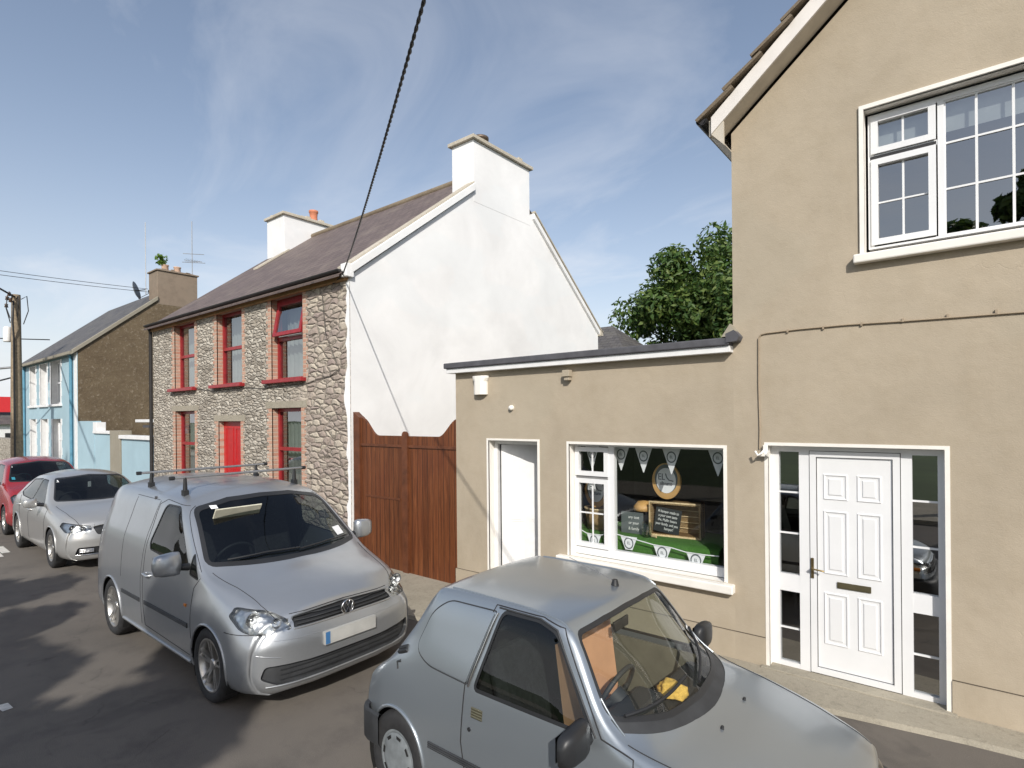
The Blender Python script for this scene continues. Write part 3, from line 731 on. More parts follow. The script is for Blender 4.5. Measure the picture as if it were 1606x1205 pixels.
m = MB(); m.box(-.155, .155, 0, .01, -.145, .145, 0, Mc); m.build('board', M['slateboard'], cbt)
for i, ln in enumerate(('A hamper made to', 'a your own taste', 'the, Mallin lovers', 'your family, and you', 'hamper!')):
    text_mesh(ln, .046, Mc @ Matrix.Translation((.0 if i < 4 else .03, -.003, .10 - i * .05)) @ FRONT, M['chalk'], cbt, name='chalk_line', width=.72, extrude=.001)
cb2 = thing('chalkboard', (-3.1, 6.3, 1.05), 'grey chalkboard with faint writing standing at the left of the large pane', 'chalkboard')
m = MB(); m.box(-3.32, -3.03, 6.28, 6.295, 1.05, 1.31); m.build('board', plain('grey_slate_board', (.10, .12, .12), .8), cb2)
for i, ln in enumerate(('any text', 'or your', '& family')): text_mesh(ln, .052, Matrix.Translation((-3.15, 6.277, 1.25 - i * .07)) @ FRONT, M['chalk'], cb2, name='chalk_line', width=.85)
m = MB(); m.lathe([(0, .0), (.055, 0), (.06, .03), (.06, .17), (.056, .17), (.054, .02), (0, .02)], Matrix.Translation((-2.86 - .09, 6.22, 1.05)), 20)
tag(m.build('glass_jar', M['glass']), 'clear glass jar on the turf between chalkboard and hamper', 'jar')
bk = thing('basket', (-3.66, 6.3, 1.05), 'upright woven basket on the turf behind the small side pane', 'basket')
m = MB(); m.lathe([(.0, 0), (.17, 0), (.20, .26), (.19, .26), (.165, .02), (0, .02)], Matrix.Translation((-3.66, 6.36, 1.05)), 22); m.build('body', M['wicker'], bk)
m = MB(); m.tube([(-3.66 + .2 * math.cos(t), 6.36 + .2 * math.sin(t), 1.31) for t in [2 * math.pi * i / 22 for i in range(23)]], .012, 6); m.build('rim', bpy.data.materials['pale_wicker_rim'], bk)
m = MB(); m.lathe([(0, .12), (.07, .11), (.12, .05), (.13, 0), (0, 0)], Matrix.Translation((-3.10, 6.45, 1.32)), 18)
tag(m.build('bread_loaf', M['gold']), 'golden loaf shape behind the grey chalkboard in the shop window', 'loaf')

# ------------------------------------------------------------------ wooden gate
gt = thing('gate', (-6.95, 5.85, 0), 'double brown wooden gate with curved shoulders between white gable and shop', 'gate')
def curve(a, b, n=10):
    return [(lerp(a[0], b[0], i / n), lerp(a[1], b[1], (1 - math.cos(math.pi * i / n)) / 2)) for i in range(n + 1)]
TG = TY(5.86)
m = MB(); m.prism([(-8.02, .03), (-6.86, .03), (-6.86, 2.20)] + curve((-7.58, 2.20), (-8.02, 2.50), 10), TG, 0, .045)
gl = m.build('gate_leaf', M['gatewood'], gt)
m = MB(); m.prism([(-6.855, .03), (-5.72, .03)] + curve((-5.72, 2.47), (-6.14, 2.20), 10) + [(-6.855, 2.20)], TG, 0, .045)
m.build('gate_leaf', M['gatewood'], gt)
M['gatepost'] = plain('gate_frame_wood', (.12, .040, .016), .5, var=.3, scale=9, bump=.2)
m = MB(); m.prism([(-6.93, .03), (-6.80, .03), (-6.80, 2.20)] + [(-6.865 + .065 * math.cos(t), 2.21 + .065 * math.sin(t)) for t in [math.pi * i / 10 for i in range(11)]] + [(-6.93, 2.20)], TG, -.035, 0)
m.build('meeting_post', M['gatepost'], gt, .006)
m = MB(); m.prism([(-8.19, 0), (-8.02, 0), (-8.02, 2.50), (-8.10, 2.54), (-8.19, 2.60)], TY(5.82), 0, .12); m.build('post', M['gatepost'], gt, .008)
m = MB(); m.prism(rect(-8.02, -6.93, 2.02, 2.06), TG, -.02, 0); m.prism(rect(-6.80, -5.72, 2.02, 2.06), TG, -.02, 0)
m.build('rail', M['gatepost'], gt, .004)
m = MB(); m.prism(rect(-7.9, -7.0, 1.17, 1.20), TG, -.012, 0); m.build('wicket_line', M['gatepost'], gt)
# ------------------------------------------------------------------ stone fronted house
GX = -8.31; YS = 5.85; TS = TY(YS); LX = -17.35
st = thing('house', (-12.8, YS, 0), 'rubble stone fronted house with red windows and a white gable wall', 'house')
def vz(y): return 4.98 + .76 * (y - 5.85)   # underside of the slates on the gable
RY = 10.12
ups = [(-15.88, -14.66), (-13.45, -12.23), (-10.98, -9.80)]
los = [(-15.85, -14.68), None, (-10.98, -9.88)]
holes = [rect(a, b, 3.27, 4.915) for a, b in ups] + [rect(-15.85, -14.68, 1.02, 2.70), rect(-10.98, -9.88, 1.02, 2.70), rect(-13.40, -12.32, .05, 2.44)]
m = MB(); wall(m, rect(LX, GX - .003, -.1, 4.93), holes, TS, .4, .16, 0, 1)
m.build('front_wall', [M['stone'], M['brick']], st)
for (a, b, c, d) in [(a, b, 3.27, 4.915) for a, b in ups] + [(-15.85, -14.68, 1.02, 2.70), (-10.98, -9.88, 1.02, 2.70), (-13.40, -12.32, .05, 2.44)]:
    for sg in (0, 1):   # toothed brick edging of one side of an opening
        m = MB(); zz = []; z = c
        while z < d - .01: zz.append(z); z += .083
        zz.append(d); out = []
        for k in range(len(zz) - 1):
            e = (.13 if k % 2 else .2) * (.8 if sg else 1); x = a - e if sg == 0 else b + e
            out += [(x, zz[k]), (x, zz[k + 1])]
        xi = a if sg == 0 else b
        m.prism([(xi, c)] + out + [(xi, d)], TS, -.006, .02); m.build('brick_edging', M['brick'], st)
m = MB()
for (a, b, z) in ((-15.85, -14.68, 2.705), (-10.98, -9.88, 2.705), (-13.40, -12.32, 2.445)): m.prism(rect(a - .22, b + .2, z, z + .13), TS, -.012, .1)
m.build('lintel', M['concrete'], st, .006)
def redwin(a, b, c, d, tr, tilt=False):
    T = TY(YS + .15); f = MB()
    ringframe(f, a, b, c, d, (.065, .055, .05, .07), T, -.02, .05); f.prism(rect(a + .065, b - .055, tr - .035, tr + .035), T, -.03, .05)
    o = f.build('window', M['red'], st, .006)
    g = MB(); g.quad(T(a + .05, c, .02), T(b - .05, c, .02), T(b - .05, tr, .02), T(a + .05, tr, .02))
    if not tilt: g.quad(T(a + .05, tr, .02), T(b - .05, tr, .02), T(b - .05, d, .02), T(a + .05, d, .02))
    g.build('glass', M['houseglass'], o)
    if tilt:
        Mt = Matrix.Translation((0, YS + .14, d - .07)) @ Matrix.Rotation(R(-11), 4, 'X')
        hh = d - .07 - tr - .03; s = MB()
        for x0, x1, z0, z1 in ((a + .07, a + .15, -hh, 0), (b - .14, b - .06, -hh, 0), (a + .15, b - .14, -hh, -hh + .08), (a + .15, b - .14, -.08, 0)): s.box(x0, x1, -.03, .02, z0, z1, 0, Mt)
        so = s.build('sash', M['red'], o, .005)
        s = MB(); s.add([Mt @ Vector(p) for p in ((a + .14, 0, -hh + .05), (b - .13, 0, -hh + .05), (b - .13, 0, -.05), (a + .14, 0, -.05))], [(0, 1, 2, 3)]); s.build('glass', M['houseglass'], so)
        s = MB(); s.box(a + .09, b - .07, -.01 + YS + .12, YS + .16, tr + .05, tr + .075); s.build('sash_ledge', M['white'], o)
    cur = MB(); n = 26
    vs = [(lerp(a, b, i / n), YS + .36 + .03 * math.sin(i * 1.7) + .015 * math.sin(i * 3.1), z) for i in range(n + 1) for z in (c, d)]
    cur.add(vs, [(2 * i, 2 * i + 2, 2 * i + 3, 2 * i + 1) for i in range(n)], 0, True); cur.build('curtain', M['curtain'], o)
for i, (a, b) in enumerate(ups): redwin(a, b, 3.27, 4.915, 4.10, i == 2)
for a, b in (los[0], los[2]): redwin(a, b, 1.02, 2.70, 1.88)
m = MB()
for a, b in ups:
    m.box(a - .2, b + .10, YS - .12, YS + .15, 3.20, 3.275)
for a, b in (los[0], los[2]): m.box(a - .1, b + .08, YS - .10, YS + .15, .95, 1.03)
m.build('window_sill', M['red'], st, .01)
m = MB(); m.box(-13.40, -12.32, YS + .12, YS + .16, .05, 2.44)
m.build('door', M['reddoor'], st)
dd = st.children[-1]
m = MB()
for a, b in ((-13.28, -12.92), (-12.80, -12.44)):
    for c, d in ((.25, 1.0), (1.15, 2.3)): ringframe(m, a, b, c, d, .03, TY(YS + .12), -.012, 0)
m.build('door_panel', M['reddoor'], dd)
m = MB(); m.box(-15.9, -9.8, YS + .5, YS + .52, .5, 5.0); m.build('inner_room', M['dark'], st)
m = MB(); m.prism(rect(LX, GX - .02, 4.90, 5.03), TS, -.06, 0); m.build('eaves_board', M['fasciawood'], st, .004)
m = MB(); pr = [(math.cos(t) * .06, math.sin(t) * .05) for t in [math.pi + math.pi * i / 8 for i in range(9)]]
m.prism([(-.11 + u - .02, 5.07 + v) for u, v in pr], lambda u, v, w: Vector((LX - .15 + w, YS + u, v)), 0, GX - LX + .08)
for i in range(9): m.box(-16.9 + i * 1.03, -16.84 + i * 1.03, YS - .11, YS - .02, 4.985, 5.03)
m.build('gutter', M['gutter'], st)
m = MB(); m.tube([(LX - .03, YS - .12, 5.03), (LX - .03, YS - .05, 4.9), (LX - .03, YS - .05, 0)], .045, 10); m.build('downpipe', M['gutter'], st)
# irregular painted return of the gable on to the front
m = MB(); zs = [-.1 + i * .13 for i in range(40)]
pts = [(GX - .06 - (.07 * random.random() if z > 1 else .2 * random.random()) - (.05 if 2.6 < z < 3.4 else 0), z) for z in zs if z < 4.93]
m.prism([(GX, -.1)] + [(GX, 4.93)] + pts[::-1], TS, -.008, .0)
m.build('painted_edge', M['whitewash'], st)
# gable
TGb = TX(GX)
m = MB(); wall(m, [(5.862, -.1), (14.38, -.1), (14.38, 4.96), (RY, vz(RY)), (5.862, 4.975)], [], TGb, .35, 0)
m.build('gable_wall', M['whitewash'], st)
def skew(mb, ya, yb, off, h, x0, x1):
    za, zb = (vz(ya) if ya <= RY else vz(RY) - (ya - RY) * .795), (vz(yb) if yb <= RY else vz(RY) - (yb - RY) * .795)
    vs = [(x, y, z + o) for x in (x0, x1) for y, z in ((ya, za), (yb, zb)) for o in (off, off + h)]
    mb.add(vs, [(0, 1, 3, 2), (4, 6, 7, 5), (0, 4, 5, 1), (2, 3, 7, 6), (0, 2, 6, 4), (1, 5, 7, 3)])
m = MB(); skew(m, 5.83, 9.06, .02, .165, GX - .10, GX + .07); skew(m, 11.2, 14.45, .02, .14, GX - .10, GX + .07)
m.box(GX - .1, GX + .068, 5.74, 5.90, 4.94, 5.17)
m.build('verge_coping', M['whitewash'], st, .01)
m = MB(); skew(m, 11.2, 14.52, .165, .04, GX - .2, GX + .10); skew(m, 5.75, 9.06, .19, .035, GX - .2, GX + .03); m.box(GX - .3, GX + .1, 14.38, 14.52, 4.83, 4.98)
m.build('verge_mortar', M['flaunch'], st)
m = MB()
sl = math.hypot(RY - 5.66, (RY - 5.66) * .76)
def roofplane(mb, x0, x1, ya, yb, za, zb, n=14):
    L = math.hypot(yb - ya, zb - za)
    vs = [(x0, ya, za), (x1, ya, za), (x1, yb, zb), (x0, yb, zb)]
    mb.add(vs, [(0, 1, 2, 3)], 0, False, [[(x0, 0), (x1, 0), (x1, L), (x0, L)]])
    vs = [(x0, ya, za - .035), (x1, ya, za - .035), (x1, ya, za), (x0, ya, za)]; mb.add(vs, [(0, 1, 2, 3)])
roofplane(m, LX - .1, GX - .02, 5.66, RY, vz(5.66) + .13, vz(RY) + .13)
m.add([(LX - .1, RY, vz(RY) + .13), (GX, RY, vz(RY) + .13), (GX, 14.5, 5.0), (LX - .1, 14.5, 5.0)], [(0, 1, 2, 3)], 0, False, [[(0, 0), (9, 0), (9, 5.4), (0, 5.4)]])
rf = m.build('roof', M['slate'], st, recalc=False)
m = MB(); m.tube([(LX, RY, vz(RY) + .13), (-8.9, RY, vz(RY) + .13)], .09, 8); m.build('ridge', M['tile'], rf)
def chimney(st, x0, x1, y0, y1, zb, zt, mat, capm, ov=.07, hcap=.13):
    m = MB(); m.box(x0, x1, y0, y1, zb, zt); ch = m.build('chimney', mat, st, .01)
    m = MB(); m.box(x0 - ov, x1 + ov, y0 - ov, y1 + ov, zt, zt + hcap * .6)
    k = [(x0 - ov + .03, y0 - ov + .03), (x1 + ov - .03, y0 - ov + .03), (x1 + ov - .03, y1 + ov - .03), (x0 - ov + .03, y1 + ov - .03)]
    k2 = [(x0 + .12, y0 + .15), (x1 - .12, y0 + .15), (x1 - .12, y1 - .15), (x0 + .12, y1 - .15)]
    m.add([(x, y, zt + hcap * .6) for x, y in k] + [(x, y, zt + hcap * 1.2) for x, y in k2], [(i, (i + 1) % 4, 4 + (i + 1) % 4, 4 + i) for i in range(4)] + [(4, 5, 6, 7)])
    for i in range(16):
        a = random.uniform(x0, x1 - .1); b = random.uniform(y0, y1 - .15); s = random.uniform(.05, .13)
        m.box(a, a + s, b, b + s * 1.3, zt + hcap * .8, zt + hcap * 1.1 + random.uniform(0, .04))
    m.build('cap', capm, ch, .008); return ch
c1 = chimney(st, -8.96, GX + .004, 9.06, 11.10, 7.2, 8.57, M['whitewash'], M['flaunch'])
m = MB(); m.lathe([(.10, 0), (.10, .16), (.19, .18), (.19, .235), (.0, .26)], Matrix.Translation((-8.68, 9.72, 8.72)), 20); m.build('flue_cowl', plain('rusty_flue_metal', (.16, .12, .09), .5, metal=.5), c1)
c2 = chimney(st, -17.33, -16.30, 9.12, 11.10, 7.0, 8.80, M['chimney_white'], M['flaunch'])
m = MB(); m.lathe([(.14, 0), (.12, .3), (.13, .42), (.15, .44), (.15, .50), (.11, .50)], Matrix.Translation((-16.8, 10.45, 8.88)), 18); m.build('chimney_pot', M['terracotta'], c2)
m = MB(); skew(m, 8.2, 9.2, .14, .05, -16.4, -16.12); m.build('flashing', M['flaunch'], c2)
# twisted service cable on brackets
m = MB()
xs = [(-14.8, 3.28), (-13.7, 3.15), (-12.1, 3.17), (-11.2, 3.12), (-10.9, 3.14), (-9.6, 3.16), (-9.3, 3.22), (-8.9, 3.25), (-8.6, 3.36)]
m.tube([(x, YS - .02, z) for x, z in xs], .007, 6); m.tube([(-8.6, YS - .02, 3.36), (-9.0, YS - .03, 4.0), (-9.1, YS - .03, 4.75)], .006, 6)
tag(m.build('cable', plain('dusty_cable', (.09, .08, .07), .8)), 'thin dark cable sagging across the stone front below the upper red windows', 'cable')

# ------------------------------------------------------------------ blue house
BX = -24.45; bl = thing('house', (-28.5, YS, 0), 'pale blue house with brown roughcast gable behind the silver saloon car', 'house')
bwin = [(-27.95, -26.6), (-29.6, -28.55), (-31.3, -30.4)]
bh = [rect(a, b, 3.12, 4.80) for a, b in bwin] + [rect(a, b, .9, 2.55) for a, b in ((-27.75, -26.6), (-31.3, -30.4))] + [rect(-29.5, -28.5, .05, 2.55)]
m = MB(); wall(m, rect(-32.65, BX - .003, -.1, 5.0), bh, TS, .4, .22, 0, 1); m.build('front_wall', [M['blue'], M['whitepaint']], bl)
m = MB()
for q in bh:
    a, b, c, d = q[0][0], q[1][0], q[0][1], q[2][1]
    k = 0; z = c
    while z < d - .02:
        z1 = min(d, z + .28); e = .18 if k % 2 else .11; m.prism(rect(a - e, a, z, z1), TS, -.015, .01); m.prism(rect(b, b + e, z, z1), TS, -.015, .01); z = z1; k += 1
m.prism(rect(BX - .34, BX - .02, -.1, 4.95), TS, -.016, .01); m.prism(rect(-32.65, -32.35, -.1, 4.95), TS, -.016, .01)
m.build('quoins', M['whitepaint'], bl, .005)
for q in bh:
    a, b, c, d = q[0][0], q[1][0], q[0][1], q[2][1]
    m = MB(); ringframe(m, a, b, c, d, .08, TY(YS + .2), 0, .05); m.prism(rect(a, b, (c + d) / 2 - .03, (c + d) / 2 + .03), TY(YS + .2), -.01, .05); w = m.build('window' if c > .5 else 'door', M['white'], bl)
    m = MB(); m.quad((a, YS + .22, c), (b, YS + .22, c), (b, YS + .22, d), (a, YS + .22, d)); m.build('pane', M['houseglass'], w)
    m = MB(); m.box(a, b, YS + .35, YS + .36, c, d); m.build('curtain', M['blind'], w)
    if c > .5: m = MB(); m.box(a - .2, b + .2, YS - .08, YS + .2, c - .09, c); m.build('sill', M['whitepaint'], w, .01)
def bz(y): return 4.98 + .85 * (y - 5.85)
BR = 9.13
m = MB(); wall(m, [(5.862, -.1), (12.4, -.1), (12.4, 4.98), (BR, bz(BR)), (5.862, 4.98)], [], TX(BX), .35, 0); m.build('gable_wall', M['pebble'], bl)
def skewb(mb, ya, yb, off, h, x0, x1):
    f = lambda y: bz(y) if y <= BR else bz(BR) - (y - BR) * .85
    vs = [(x, y, f(y) + o) for x in (x0, x1) for y in (ya, yb) for o in (off, off + h)]
    mb.add(vs, [(0, 1, 3, 2), (4, 6, 7, 5), (0, 4, 5, 1), (2, 3, 7, 6), (0, 2, 6, 4), (1, 5, 7, 3)])
m = MB(); skewb(m, 5.7, 8.42, -.02, .15, BX - .12, BX + .07); skewb(m, 9.86, 12.5, -.02, .15, BX - .12, BX + .07); m.build('verge_coping', M['greyrender'], bl, .01)
m = MB(); roofplane(m, -32.8, BX - .05, 5.68, BR, bz(5.68) + .10, bz(BR) + .1); roofplane(m, -32.8, BX - .05, 12.5, BR, 5.0, bz(BR) + .1)
m.build('roof', M['slate_dark'], bl, recalc=False)
m = MB(); m.box(-32.9, BX, 5.62, 5.72, 4.83, 4.93); m.box(-32.9, BX, 5.72, 5.86, 4.90, 4.96); m.build('gutter', M['greyrender'], bl)
m = MB(); m.tube([(BX - .55, 5.72, 4.9), (BX - .55, 5.79, 4.75), (BX - .55, 5.79, 0)], .05, 8); m.tube([(-32.2, 5.79, 4.9), (-32.2, 5.79, 0)], .05, 8); m.build('downpipe', plain('blue_pipe_paint', (.10, .26, .36), .5), bl)
c3 = chimney(bl, -25.35, BX + .004, 8.42, 9.88, 7.0, 8.32, M['chimbrown'], M['chimbrown'], .05, .09)
for y in (8.85, 9.3):
    m = MB(); m.lathe([(.13, 0), (.12, .25), (.14, .27), (.14, .3), (.1, .3)], Matrix.Translation((-24.9, y, 8.38)), 14); m.build('chimney_pot', plain('pale_pot', (.55, .38, .28), .8), c3)
m = MB()
for i in range(160):
    a = random.uniform(0, 6.28); r = random.uniform(.02, .22); h = random.uniform(0, .36)
    c = Vector((-24.9 + r * math.cos(a), 8.72 + r * math.sin(a), 8.68 + h)); u = Vector([random.uniform(-1, 1) for _ in range(3)]).normalized() * .06; v = u.cross(Vector((random.random(), random.random(), 1))).normalized() * .05
    m.add([c - u, c + v, c + u, c - v], [(0, 1, 2, 3)])
tag(m.build('chimney_weed', leafmat('weed_green', (.10, .20, .03), (.16, .28, .05), (.22, .36, .07)), None, recalc=False), 'tuft of green weed growing on the brown chimney of the blue house', 'weed')
# aerials and dish
m = MB(); m.tube([(-24.6, 9.75, 8.2), (-24.6, 9.75, 10.6)], .015, 6)
for z, L in ((9.3, .55), (9.0, .45), (8.95, .6)): m.tube([(-24.6 - L * .6, 9.75 - L * .4, z), (-24.6 + L * .6, 9.75 + L * .6, z - .05)], .012, 5)
for i in range(7): m.tube([(-24.75, 9.5 + i * .08, 9.0), (-24.45, 9.5 + i * .08, 9.0)], .007, 4)
tag(m.build('tv_aerial', M['galv']), 'thin television aerial standing at the back of the brown chimney', 'aerial')
m = MB(); m.tube([(-25.5, 8.36, 7.5), (-25.5, 8.36, 10.4)], .014, 6)
tag(m.build('whip_aerial', plain('pale_rod', (.5, .5, .5), .5)), 'tall plain rod aerial at the front of the brown chimney', 'aerial')
ds = thing('satellite_dish', (-25.7, 8.3, 7.6), 'grey satellite dish beside the brown chimney of the blue house', 'satellite dish')
Mdd = Matrix.Translation((-25.95, 8.1, 7.68)) @ Matrix.Rotation(R(55), 4, 'Z') @ Matrix.Rotation(R(75), 4, 'Y')
m = MB(); m.lathe([(0, 0), (.15, .012), (.28, .045), (.36, .085), (.35, .09), (.0, .012)], Mdd, 24); m.build('reflector', plain('dish_grey', (.17, .19, .20), .5), ds)
m = MB(); m.tube([Mdd @ Vector((0, 0, 0)), (-25.5, 8.36, 7.7)], .02, 6); m.tube([Mdd @ Vector((.34, 0, .05)), Mdd @ Vector((.2, 0, .5))], .012, 5); m.lathe([(0, 0), (.03, 0), (.03, .1), (0, .1)], Matrix.Translation(Mdd @ Vector((.18, 0, .48))), 8); m.build('arm', M['black'], ds)
# garden wall between the two houses
gw = thing('garden_wall', (-21, YS, 0), 'blue garden wall with white coping between blue house and stone house', 'wall')
m = MB(); m.box(-24.42, -22.6, YS, YS + .2, -.1, 2.46); m.box(-22.6, -20.95, YS + .02, YS + .2, -.1, 2.05); m.box(-20.0, -17.42, YS + .02, YS + .22, -.1, 1.92); m.build('wall', M['blue'], gw)
m = MB(); m.box(-22.62, -20.98, YS - .04, YS + .24, 2.05, 2.14); m.box(-22.62, -22.25, YS - .03, YS + .24, 2.14, 2.42); m.box(-22.62, -20.0, YS + 1.2, YS + 1.3, 2.40, 2.50)
m.box(-20.05, -17.42, YS - .05, YS + .26, 1.92, 2.03); m.box(-20.0, -17.42, YS + .9, YS + 1.1, 2.08, 2.22); m.build('coping', M['whitepaint'], gw, .01)
m = MB(); m.box(-20.95, -20.02, YS - .02, YS + .3, -.1, 2.16); m.build('pier', M['greyrender'], gw, .01)
m = MB(); m.box(-22.2, -17.42, YS + 1.3, YS + 3.2, 2.22, 2.30); m.build('shed_roof', M['lead'], gw)

# ------------------------------------------------------------------ grey roof seen over the shop
bb = thing('outhouse', (-9.0, 16.5, 0), 'low grey slated outhouse roof seen behind the white gable', 'outhouse')
m = MB(); wall(m, rect(-11.4, -8.2, 0, 4.45), [], TY(15.6), 3, 0); m.build('wall', M['greyrender'], bb)
m = MB(); m.add([(-11.5, 15.5, 4.4), (-8.0, 15.5, 4.4), (-9.3, 17.1, 5.55), (-11.5, 17.1, 5.55), (-8.0, 18.7, 4.4), (-11.5, 18.7, 4.4)], [(0, 1, 2, 3), (1, 4, 2), (3, 2, 4, 5)], 0, False, [[(0, 0), (3.4, 0), (2.1, 2), (0, 2)], [(0, 0), (3, 0), (1.5, 2)], [(0, 0), (3, 0), (3, 2), (0, 2)]])
m.build('roof', M['slate_dark'], bb)

# ------------------------------------------------------------------ trees
def tree(name, x, y, h, crown, nblob, nleaf, lsz, label, mat, trunk_h, cat='tree', tr=.28, flat=.0, seed=1, group=None):
    rnd = random.Random(seed); t = thing(name, (x, y, 0), label, cat, group)
    cx, cy, cz, rx, ry, rz = crown
    blobs = []
    for i in range(nblob):
        d = Vector([rnd.gauss(0, 1) for _ in range(3)]).normalized(); f = rnd.uniform(.45, .95) if i > nblob * .2 else rnd.uniform(0, .4)
        blobs.append((Vector((cx + d.x * rx * f, cy + d.y * ry * f, cz + d.z * rz * f)), rnd.uniform(.13, .24) * (rx + ry + rz) / 3))
    m = MB(); top = Vector((cx, cy, cz - rz * .1))
    m.tube([(x, y, -.1), (x + .06, y, trunk_h * .5), (lerp(x, cx, .3), lerp(y, cy, .3), trunk_h), tuple(top), (cx, cy, cz + rz * .5)], [tr, tr * .8, tr * .65, tr * .35, tr * .1], 10)
    for b, r in blobs[::2]:
        s = Vector((lerp(x, cx, .4), lerp(y, cy, .4), lerp(trunk_h, cz, rnd.uniform(.0, .8))))
        mid = s.lerp(b, .5) + Vector((0, 0, -.1 * r)); m.tube([s, mid, b], [tr * .3, tr * .18, tr * .05], 5)
    m.build('trunk', M['bark'], t)
    vs = []; fs = []
    for i in range(nleaf):
        b, r = blobs[rnd.randrange(nblob)]
        d = Vector([rnd.gauss(0, 1) for _ in range(3)]).normalized()
        p = b + d * r * (rnd.random() ** .35)
        nrm = (d + Vector([rnd.gauss(0, .55) for _ in range(3)]) + Vector((0, 0, .35))).normalized()
        u = nrm.orthogonal().normalized(); a = rnd.uniform(0, 6.28); v = nrm.cross(u); u2 = u * math.cos(a) + v * math.sin(a); v2 = nrm.cross(u2)
        s = lsz * rnd.uniform(.6, 1.3); k = len(vs)
        vs += [p - u2 * s, p - v2 * s * .45 + nrm * s * .12, p + u2 * s, p + v2 * s * .45 + nrm * s * .12]; fs.append((k, k + 1, k + 2, k + 3))
    me = bpy.data.meshes.new('crown'); me.from_pydata([tuple(v) for v in vs], [], fs); me.materials.append(mat)
    link('crown', me, t); return t
tree('broadleaf_tree', -5.6, 21.5, 9, (-5.6, 21.5, 5.6, 5.3, 4.6, 4.3), 190, 120000, .12, 'large dark green broadleaf tree behind the flat shop roof', M['leaf'], 2.4, seed=3)
tree('broadleaf_tree', 6.3, -6.6, 8, (6.2, -6.4, 5.4, 2.6, 1.8, 1.9), 30, 8000, .17, 'leafy street tree across the road, out of frame', M['leaf'], 2.6, seed=5, tr=.2, group='trees across the road')
tree('broadleaf_tree', 1.3, -6.6, 8, (1.2, -6.3, 6.0, 3.0, 1.7, 2.2), 46, 15000, .17, 'leafy street tree across the road, out of frame', M['leaf'], 2.6, seed=8, tr=.2, group='trees across the road')
tree('broadleaf_tree', -3.6, -6.4, 8, (-3.6, -6.2, 5.2, 2.8, 1.6, 2.2), 40, 12000, .17, 'leafy street tree across the road, out of frame', M['leaf'], 2.6, seed=9, tr=.2, group='trees across the road')
def spiky(x, y, h, seed):
    rnd = random.Random(seed); t = thing('palm_tree', (x, y, 0), 'spiky cordyline palm across the road, out of frame', 'tree', 'palms across the road')
    m = MB(); m.tube([(x, y, 0), (x, y, h)], [.16, .1], 8); m.build('trunk', M['bark'], t)
    m = MB()
    for i in range(150):
        a = rnd.uniform(0, 6.28); e = rnd.uniform(-.3, 1.5); L = rnd.uniform(.9, 1.6)
        d = Vector((math.cos(a) * math.cos(e), math.sin(a) * math.cos(e), math.sin(e))); s = d.cross(Vector((0, 0, 1))).normalized() * .045; p = Vector((x, y, h))
        m.add([p - s, p + s, p + d * L], [(0, 1, 2)])
    m.build('crown', M['leaf'], t, recalc=False)
spiky(-17.5, -3.9, 8.3, 1); spiky(-18.9, -4.2, 8.9, 2)

# ------------------------------------------------------------------ pole, wires, far end of the street
pl = thing('utility_pole', (-26.7, 4.6, 0), 'weathered wooden utility pole in front of the blue house', 'utility pole')
m = MB(); m.tube([(-26.72, 4.6, -.2), (-26.72, 4.6, 3.5), (-26.68, 4.6, 7.05)], [.19, .165, .13], 14); m.build('post', M['polewood'], pl)
m = MB()
for k in range(5):
    a = k * 1.3; m.tube([(-26.68 + .14 * math.cos(a), 4.6 + .14 * math.sin(a), 6.9), (-26.68 + .3 * math.cos(a), 4.6 + .3 * math.sin(a), 6.95 + .1 * math.sin(k)), (-26.68 + .34 * math.cos(a), 4.6 + .34 * math.sin(a), 6.6 - .1 * (k % 3)), (-26.68 + .2 * math.cos(a), 4.6 + .2 * math.sin(a), 6.2 - .2 * (k % 3))], .016, 5)
m.tube([(-26.5, 4.5, 6.8), (-26.35, 4.45, 6.0), (-26.5, 4.5, 5.5), (-26.48, 4.5, .2)], .03, 6)
m.build('wire_bundle', M['black'], pl)
m = MB()
for dx, dz in ((-.4, 6.6), (.3, 6.7), (.1, 6.95), (-.25, 6.85)): m.lathe([(0, 0), (.06, .02), (.04, .1), (.06, .12), (0, .18)], Matrix.Translation((-26.68 + dx, 4.4, dz)), 8)
m.build('insulator', plain('brown_ceramic', (.1, .06, .04), .3), pl)
m = MB(); m.lathe([(0, 0), (.11, 0), (.12, .04), (.12, .5), (.08, .55), (0, .55)], Matrix.Translation((-26.95, 4.4, 5.35)), 14); m.build('fuse_can', M['whitepaint'], pl)
def wire(name, pts, r, label, mat=M['black'], n=30, sag=0, cat='wire', group=None):
    P = [Vector(p) for p in pts]; out = []
    if len(P) == 2:
        for i in range(n + 1): t = i / n; q = P[0].lerp(P[1], t); q.z -= sag * 4 * t * (1 - t); out.append(q)
    else: out = P
    m = MB(); m.tube(out, r, 6); return tag(m.build(name, mat), label, cat, group)
# heavy twisted service cable: two strands wound round each other
def twist(P0, P1, sag, r, turns, n, label):
    P0, P1 = Vector(P0), Vector(P1); d = (P1 - P0); s = d.cross(Vector((0, 0, 1))).normalized(); u = s.cross(d).normalized()
    t = thing('service_cable', P0, label, 'cable')
    for ph in (0, math.pi):
        pts = []
        for i in range(n + 1):
            k = i / n; q = P0.lerp(P1, k); q.z -= sag * 4 * k * (1 - k); a = ph + k * turns * 2 * math.pi
            pts.append(q + (s * math.cos(a) + u * math.sin(a)) * r * .8)
        m = MB(); m.tube(pts, r, 6); m.build('strand', M['black'], t)
    return t
twist((-8.34, 5.74, 4.98), (7.66, -3.86, 5.85),   .557, .0072, 130, 1300, 'heavy twisted black cable running from the stone house eaves up out of the picture')
m = MB(); m.tube([(7.66, -3.95, 0), (7.66, -3.95, 6.2)], [.17, .12], 12)
tag(m.build('utility_pole', M['polewood']), 'wooden pole across the road that carries the twisted cable, out of frame', 'utility pole')
